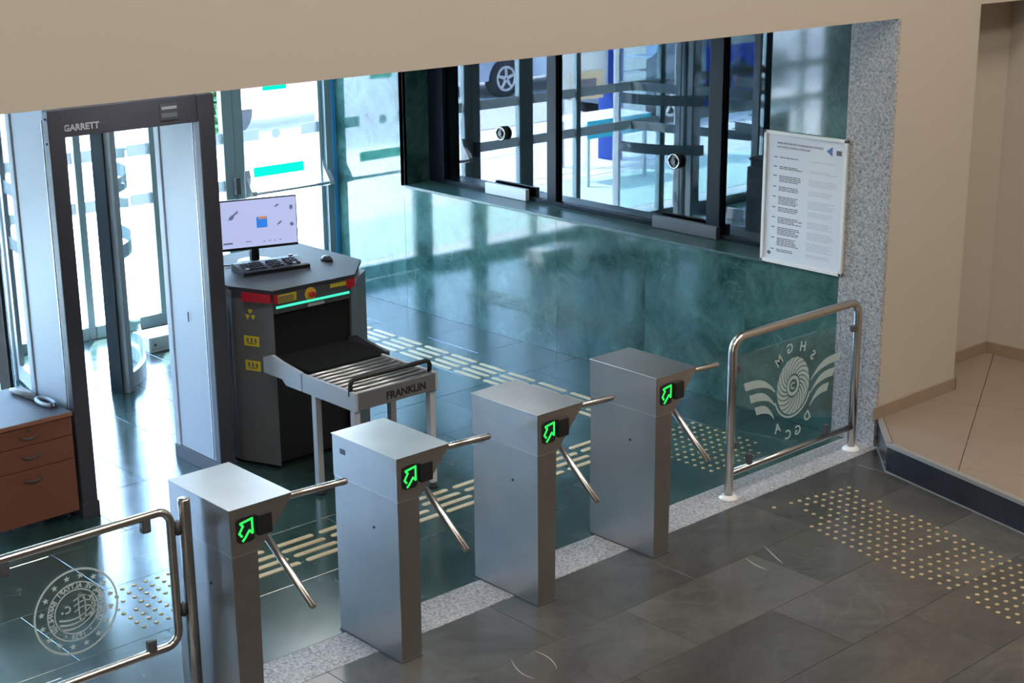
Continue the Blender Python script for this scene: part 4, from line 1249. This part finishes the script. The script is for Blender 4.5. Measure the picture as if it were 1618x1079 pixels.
cbl = MB(); cbl.tube([(5.06, 8.32, 1.26), (5.04, 8.34, 1.19), (5.05, 8.30, 1.139), (5.10, 8.28, 1.137), (5.25, 8.30, 1.139)], 0.005, 6)
cbl.build('monitor_cable', black_pl, mo)

kb = thing('control_keyboard', (5.27, 7.97, TZ), 'black control console keyboard in front of the monitor', 'keyboard')
K0 = Vector((5.015, 7.985)); K1 = Vector((5.475, 7.905)); kd = (K1 - K0).normalized(); kn = Vector((-kd.y, kd.x))
Tk = Matrix(((kd.x, kn.x, 0, K0.x), (kd.y, kn.y, 0, K0.y), (0, 0, 1, TZ), (0, 0, 0, 1))) @ Matrix.Diagonal((1, 1, 1, 1))
kw = (K1 - K0).length - 0.02
def kbody(mb):
    prof = [(0.0, 0.0), (0.0, 0.022), (0.02, 0.028), (0.17, 0.048), (0.19, 0.045), (0.20, 0.0)]
    mb.prism(prof, 0.0, kw, 'x', Tk)
kbm = MB(); kbody(kbm); kbm.build('console_body', black_pl, kb)
keyT = Matrix.Rotation(math.atan2(0.02, 0.15), 4, 'X')
key_m = pbr('key_grey', (0.02, 0.02, 0.022), 0.6)
first_key = None
for i in range(13):
    for j in range(4):
        if i in (5, 9): continue
        a, b = 0.035 + i * 0.0285, 0.035 + j * 0.03
        z = 0.028 + (b - 0.02) * 0.1333
        MB().box(a, a + 0.022, b, b + 0.023, z - 0.001, z + 0.008, T=Tk).build('key', key_m if not (i in (0, 11) and j == 0) else white_metal, kb)
m_ = MB(); m_.lathe([(0.016, 0.0), (0.016, 0.02), (0.012, 0.024)], (5.44, 8.10, TZ + 0.03), 14); m_.build('console_knob', black_pl, kb)
ms = thing('mouse', (5.64, 8.0, TZ), 'small black computer mouse on the scanner top', 'mouse')
bm = bmesh.new(); bmesh.ops.create_uvsphere(bm, u_segments=16, v_segments=10, radius=1)
for v in bm.verts:
    v.co = Vector((v.co.x * 0.032, v.co.y * 0.052, max(0.0, v.co.z) * 0.034))
MB().bm(bm, Matrix.Translation((5.64, 7.99, TZ)), True).build('mouse_shell', black_pl, ms)
m_ = MB(); m_.cyl((5.637, 7.965, TZ + 0.027), 0.008, 0.006, 'x', 10); m_.build('scroll_wheel', dark_grey, ms)

# ============================================================ NOTICE BOARD
nb = thing('notice_board', (XW - 0.01, 5.96, 1.05), 'white framed notice with printed text hanging on the marble wall', 'sign')
Y0, Y1, Z0, Z1 = 5.63, 6.275, 1.05, 1.91
xf = XW - 0.002
for (a, b, c, d) in ((Y0, Y1, Z0, Z0 + 0.022), (Y0, Y1, Z1 - 0.022, Z1), (Y0, Y0 + 0.022, Z0, Z1), (Y1 - 0.022, Y1, Z0, Z1)):
    MB().box(xf - 0.02, xf, a, b, c, d, b=0.003).build('frame_bar', white_fr, nb)
sh = MB().box(xf - 0.008, xf, Y0 + 0.02, Y1 - 0.02, Z0 + 0.02, Z1 - 0.02).build('sheet', paper, nb)
def words(x_, yl, z, txt, size, mat, name='printed_line', bold=0.0003):
    vs, fs = text_mesh(txt, size, 0.0002, bold, 'LEFT')
    MB().add(vs, fs, False, YZ(x_, yl, z)).build(name, mat, sh)
px_ = xf - 0.0085
words(px_, Y1 - 0.10, Z1 - 0.075, 'GENEL MÜDÜRLÜĞÜ VE HAVAALANI GÜVENLİK', 0.0165, ink)
words(px_, Y1 - 0.10, Z1 - 0.100, 'KAPI GİRİŞ KONTROL KURALLARI', 0.0165, ink)
rows = [(0.165, 1), (0.225, 2), (0.285, 4), (0.355, 3), (0.42, 5), (0.49, 3), (0.555, 4), (0.62, 5), (0.69, 5), (0.765, 2)]
rng = random.Random(3)
for (dz, nl) in rows:
    bl = MB(); bl.box(px_ - 0.0004, px_, Y1 - 0.105, Y1 - 0.078, Z1 - dz - 0.004, Z1 - dz + 0.002); 
    pl = MB()
    for k in range(nl):
        w_ = rng.uniform(0.13, 0.20)
        a = Y1 - 0.125
        while w_ > 0.01:
            ww = min(w_, rng.uniform(0.012, 0.035))
            bl.box(px_ - 0.0004, px_, a - ww, a, Z1 - dz - 0.011 * k - 0.0035, Z1 - dz - 0.011 * k + 0.0020)
            a -= ww + 0.004; w_ -= ww + 0.004
        a = Y1 - 0.36
        w_ = rng.uniform(0.15, 0.215)
        while w_ > 0.01:
            ww = min(w_, rng.uniform(0.012, 0.035))
            pl.box(px_ - 0.0004, px_, a - ww, a, Z1 - dz - 0.011 * k - 0.0025, Z1 - dz - 0.011 * k + 0.0012)
            a -= ww + 0.004; w_ -= ww + 0.004
    bl.build('printed_paragraph', ink, sh); pl.build('printed_paragraph', ink_l, sh)
lg_ = MB(); lg_.prism([(Y0 + 0.16, Z1 - 0.085), (Y0 + 0.115, Z1 - 0.055), (Y0 + 0.115, Z1 - 0.115)], px_ - 0.0004, px_, 'x'); lg_.build('printed_mark', ink_bl, sh)
lg_ = MB(); lg_.box(px_ - 0.0004, px_, Y0 + 0.045, Y0 + 0.085, Z1 - 0.105, Z1 - 0.075); lg_.build('printed_mark', ink, sh)
lg_ = MB(); lg_.prism([(Y1 - 0.045, Z0 + 0.065), (Y1 - 0.065, Z0 + 0.08), (Y1 - 0.085, Z0 + 0.065), (Y1 - 0.065, Z0 + 0.05)], px_ - 0.0004, px_, 'x'); lg_.build('printed_mark', ink, sh)

# ============================================================ CEILING LAMPS AND ADDED LOBBY FILLS
for k, (x, y) in enumerate(HALL_LAMPS):
    h_ = thing('ceiling_light', (x, y, 6.5), 'square white ceiling light panel over the hall, %s row, %s' % (('rear', 'front')[k // 3], ('left', 'middle', 'right')[k % 3]), 'light', 'hall ceiling lights')
    MB().box(x - 0.65, x + 0.65, y - 0.65, y + 0.65, 6.45, 6.50, b=0.004).build('housing', white_fr, h_)
    MB().box(x - 0.6, x + 0.6, y - 0.6, y + 0.6, 6.44, 6.45).build('diffuser', lamp_em, h_)
for k, (x, y) in enumerate(LOBBY_FILLS):
    h_ = thing('ceiling_light', (x, y, 2.9), 'small square unseen fill light added in the lobby above the %s' % ('detector', 'scanner', 'escape door', 'revolving door')[k], 'light', 'added lobby fill lights')
    MB().box(x - 0.3, x + 0.3, y - 0.3, y + 0.3, 2.83, 2.90, b=0.004).build('housing', white_fr, h_)
    MB().box(x - 0.27, x + 0.27, y - 0.27, y + 0.27, 2.82, 2.83).build('diffuser', lamp_em, h_)

# ============================================================ OUTSIDE
def car(x, y, body_m, label, flip=1, name='car'):
    c = thing(name, (x, y, -0.03), label, 'car')
    P = [(-2.15, 0.30), (-2.2, 0.62), (-2.05, 0.88), (-1.30, 0.98), (-0.62, 1.42), (0.85, 1.46), (1.70, 1.02), (2.12, 0.92), (2.18, 0.55), (2.1, 0.30)]
    wheels = (-1.38, 1.32)
    def prof():
        pts = [P[0]]
        pts += P[1:]
        # underside with arches, right to left
        for wx in (wheels[1], wheels[0]):
            for k in range(9):
                a = PI * k / 8
                pts.append((wx + 0.37 * math.cos(a), 0.30 + 0.37 * math.sin(a)))
        return pts
    bm = bmesh.new()
    pr = prof()
    for s in (-1, 1): pass
    vs = [bm.verts.new((x + flip * p[0], y - 0.86 * (1 - 0.12 * max(0, p[1] - 0.95) / 0.5), p[1] - 0.03)) for p in pr]
    fc = bm.faces.new(vs)
    vs2 = [bm.verts.new((x + flip * p[0], y + 0.86 * (1 - 0.12 * max(0, p[1] - 0.95) / 0.5), p[1] - 0.03)) for p in pr]
    bm.faces.new(vs2[::-1])
    n = len(pr)
    for i in range(n): bm.faces.new((vs[i], vs[(i + 1) % n], vs2[(i + 1) % n], vs2[i]))
    bmesh.ops.recalc_face_normals(bm, faces=bm.faces[:])
    bmesh.ops.triangulate(bm, faces=[q for q in bm.faces if len(q.verts) > 4])
    MB().bm(bm).build('body', body_m, c)
    for s in (-1, 1):
        wy = y + s * 0.80
        T = Matrix.Translation((x, 0, -0.03)) @ Matrix.Diagonal((flip, 1, 1, 1))
        for poly in ([(-1.12, 0.99), (-0.58, 1.34), (0.08, 1.37), (0.08, 1.0)], [(0.16, 1.0), (0.16, 1.37), (0.80, 1.38), (1.42, 1.02)]):
            m_ = MB(); m_.prism(poly, wy - 0.03, wy + 0.035, 'y', T); m_.build('side_window', car_gl, c)
        for wx in wheels:
            m_ = MB(); m_.tube([(x + flip * wx, y + s * 0.66, 0.29), (x + flip * wx, y + s * 0.70, 0.29), (x + flip * wx, y + s * 0.87, 0.29), (x + flip * wx, y + s * 0.885, 0.29)], [0.29, 0.32, 0.32, 0.29], 28)
            wo = m_.build('wheel', tyre, c)
            m_ = MB()
            m_.ring((x + flip * wx, 0.29), 0.175, 0.215, y + s * 0.883, y + s * 0.892, 28)
            for k in range(5):
                a = 2 * PI * k / 5 + 0.3
                ca, sa = math.cos(a), math.sin(a)
                p0 = Vector((x + flip * wx, 0.29)); d = Vector((ca, sa)); q = Vector((-sa, ca))
                m_.prism([tuple(p0 + d * 0.02 + q * 0.03), tuple(p0 + d * 0.19 + q * 0.022), tuple(p0 + d * 0.19 - q * 0.022), tuple(p0 + d * 0.02 - q * 0.03)], y + s * 0.884, y + s * 0.896, 'y')
            m_.build('alloy_rim', alloy, wo)
    for s in (-1, 1):
        m_ = MB(); m_.box(-2.205, -2.03, s * 0.62 - 0.16, s * 0.62 + 0.16, 0.62, 0.78, b=0.02, T=Matrix.Translation((x, y, -0.03)) @ Matrix.Diagonal((flip, 1, 1, 1))); m_.build('headlamp', headl, c)
    m_ = MB(); m_.prism([(-1.26, 0.992), (-0.66, 1.40), (-0.62, 1.385), (-1.2, 0.985)], -0.68, 0.68, 'y', Matrix.Translation((x, y, -0.03)) @ Matrix.Diagonal((flip, 1, 1, 1))); m_.build('windscreen', car_gl, c)
    return c
car(-2.75, 20.6, car_sil, 'silver blue car parked across the road, seen reflected in the booth window', -1)
car(-2.4, 16.6, car_dk, 'dark blue grey car outside, nearest the revolving door, seen reflected in the booth window')
# blue information stand seen in the booth glass
ks = thing('information_stand', (2.2, 14.1, -0.03), 'blue and white information stand outside with a cyan light box and sand coloured poster', 'stand')
MB().box(1.74, 1.90, 14.0, 14.3, -0.03, 2.6, b=0.01).build('blue_column', blue_p, ks)
MB().box(1.90, 2.75, 14.12, 14.18, 0.9, 2.5, b=0.005).build('white_board', white_fr, ks)
MB().box(1.98, 2.65, 14.08, 14.12, 1.42, 1.56, b=0.01).build('light_box', cyan_p, ks)
MB().box(2.02, 2.58, 14.09, 14.12, 0.80, 1.15).build('poster', sand_p, ks)
MB().box(2.15, 2.45, 14.085, 14.09, 0.92, 1.06).build('poster_print', ink, ks)
MB().box(2.69, 2.75, 14.12, 14.18, -0.03, 0.9).build('stand_leg', white_metal, ks)
for k in range(11):
    MB().box(1.25, 1.73, 14.06, 14.22, 0.35 + 0.19 * k, 0.50 + 0.19 * k, b=0.004).build('louvre_board', white_fr, ks)
tb = thing('outdoor_table', (3.0, 13.0, -0.03), 'white folding table outside with a blue cloth edge', 'table')
MB().box(2.4, 3.5, 12.9, 13.5, 0.72, 0.76, b=0.006).build('tabletop', white_fr, tb)
MB().box(2.4, 3.5, 12.895, 12.90, 0.55, 0.76).build('cloth_front', cyan_p, tb)
for (x, y) in ((2.46, 12.95), (3.44, 12.95), (2.46, 13.45), (3.44, 13.45)):
    MB().box(x - 0.02, x + 0.02, y - 0.02, y + 0.02, -0.03, 0.72).build('leg', white_metal, tb)
# van with coloured side, seen through the escape door
vn = thing('van', (13.6, 20.2, -0.03), 'white van with blue and crimson side panels beyond the escape door', 'van')
VX, VY = 13.6, 20.2
MB().prism([(VX - 2.4, 0.35), (VX - 2.4, 2.2), (VX + 1.6, 2.2), (VX + 2.2, 1.3), (VX + 2.6, 1.1), (VX + 2.6, 0.35)], VY - 0.9, VY + 0.9, 'y').build('body', white_fr, vn)
MB().box(VX - 2.2, VX + 1.3, VY - 0.93, VY - 0.90, 0.65, 1.0).build('side_stripe', pink_p, vn)
MB().box(VX - 2.0, VX + 1.5, VY - 0.93, VY - 0.90, 1.15, 1.6).build('side_panel', cyan_p, vn)
for wx in (-1.5, 1.6):
    for s in (-1, 1):
        m_ = MB(); m_.cyl((VX + wx, VY + s * 0.78 - 0.1, 0.32), 0.34, 0.2, 'y', 24); m_.build('wheel', tyre, vn)
def bush(x, y, h, w, label, name='shrub'):
    b = thing(name, (x, y, -0.03), label, 'plant')
    m_ = MB(); m_.tube([(x, y, -0.03), (x, y, h * 0.5)], 0.06, 8); m_.build('trunk', wood, b)
    f_ = MB(); rg = random.Random(int(x * 10))
    for k in range(900):
        a = rg.uniform(0, 2 * PI); t = rg.uniform(-1, 1); rr = (1 - t * t) ** 0.5 * rg.uniform(0.6, 1)
        p = Vector((x + w * rr * math.cos(a), y + w * rr * math.sin(a), h * 0.55 + h * 0.42 * t))
        d = Vector((rg.uniform(-1, 1), rg.uniform(-1, 1), rg.uniform(-1, 1))).normalized() * 0.13
        e = d.cross(Vector((0.3, 0.5, 0.8))).normalized() * 0.06
        f_.add([p - d, p + e, p + d, p - e], [(0, 1, 2, 3)])
    f_.build('foliage', leaf, b)['kind'] = 'stuff'
bush(10.7, 17.9, 1.5, 0.36, 'leafy green shrub outside the escape door, left of the van')
bush(-4.5, 13.0, 2.2, 0.8, 'leafy green shrub outside to the left of the parked dark car')
bn = thing('low_building', (5, 48, 0), 'long pale low building across the far side of the street', 'building')
MB().box(-40, 50, 46, 52, -0.03, 4.2).build('wall', pbr('far_render', (0.55, 0.52, 0.47), 0.8), bn)
for k in range(22):
    MB().box(-38 + k * 4, -36.2 + k * 4, 45.93, 46.0, 1.2, 2.9).build('window', car_gl, bn)
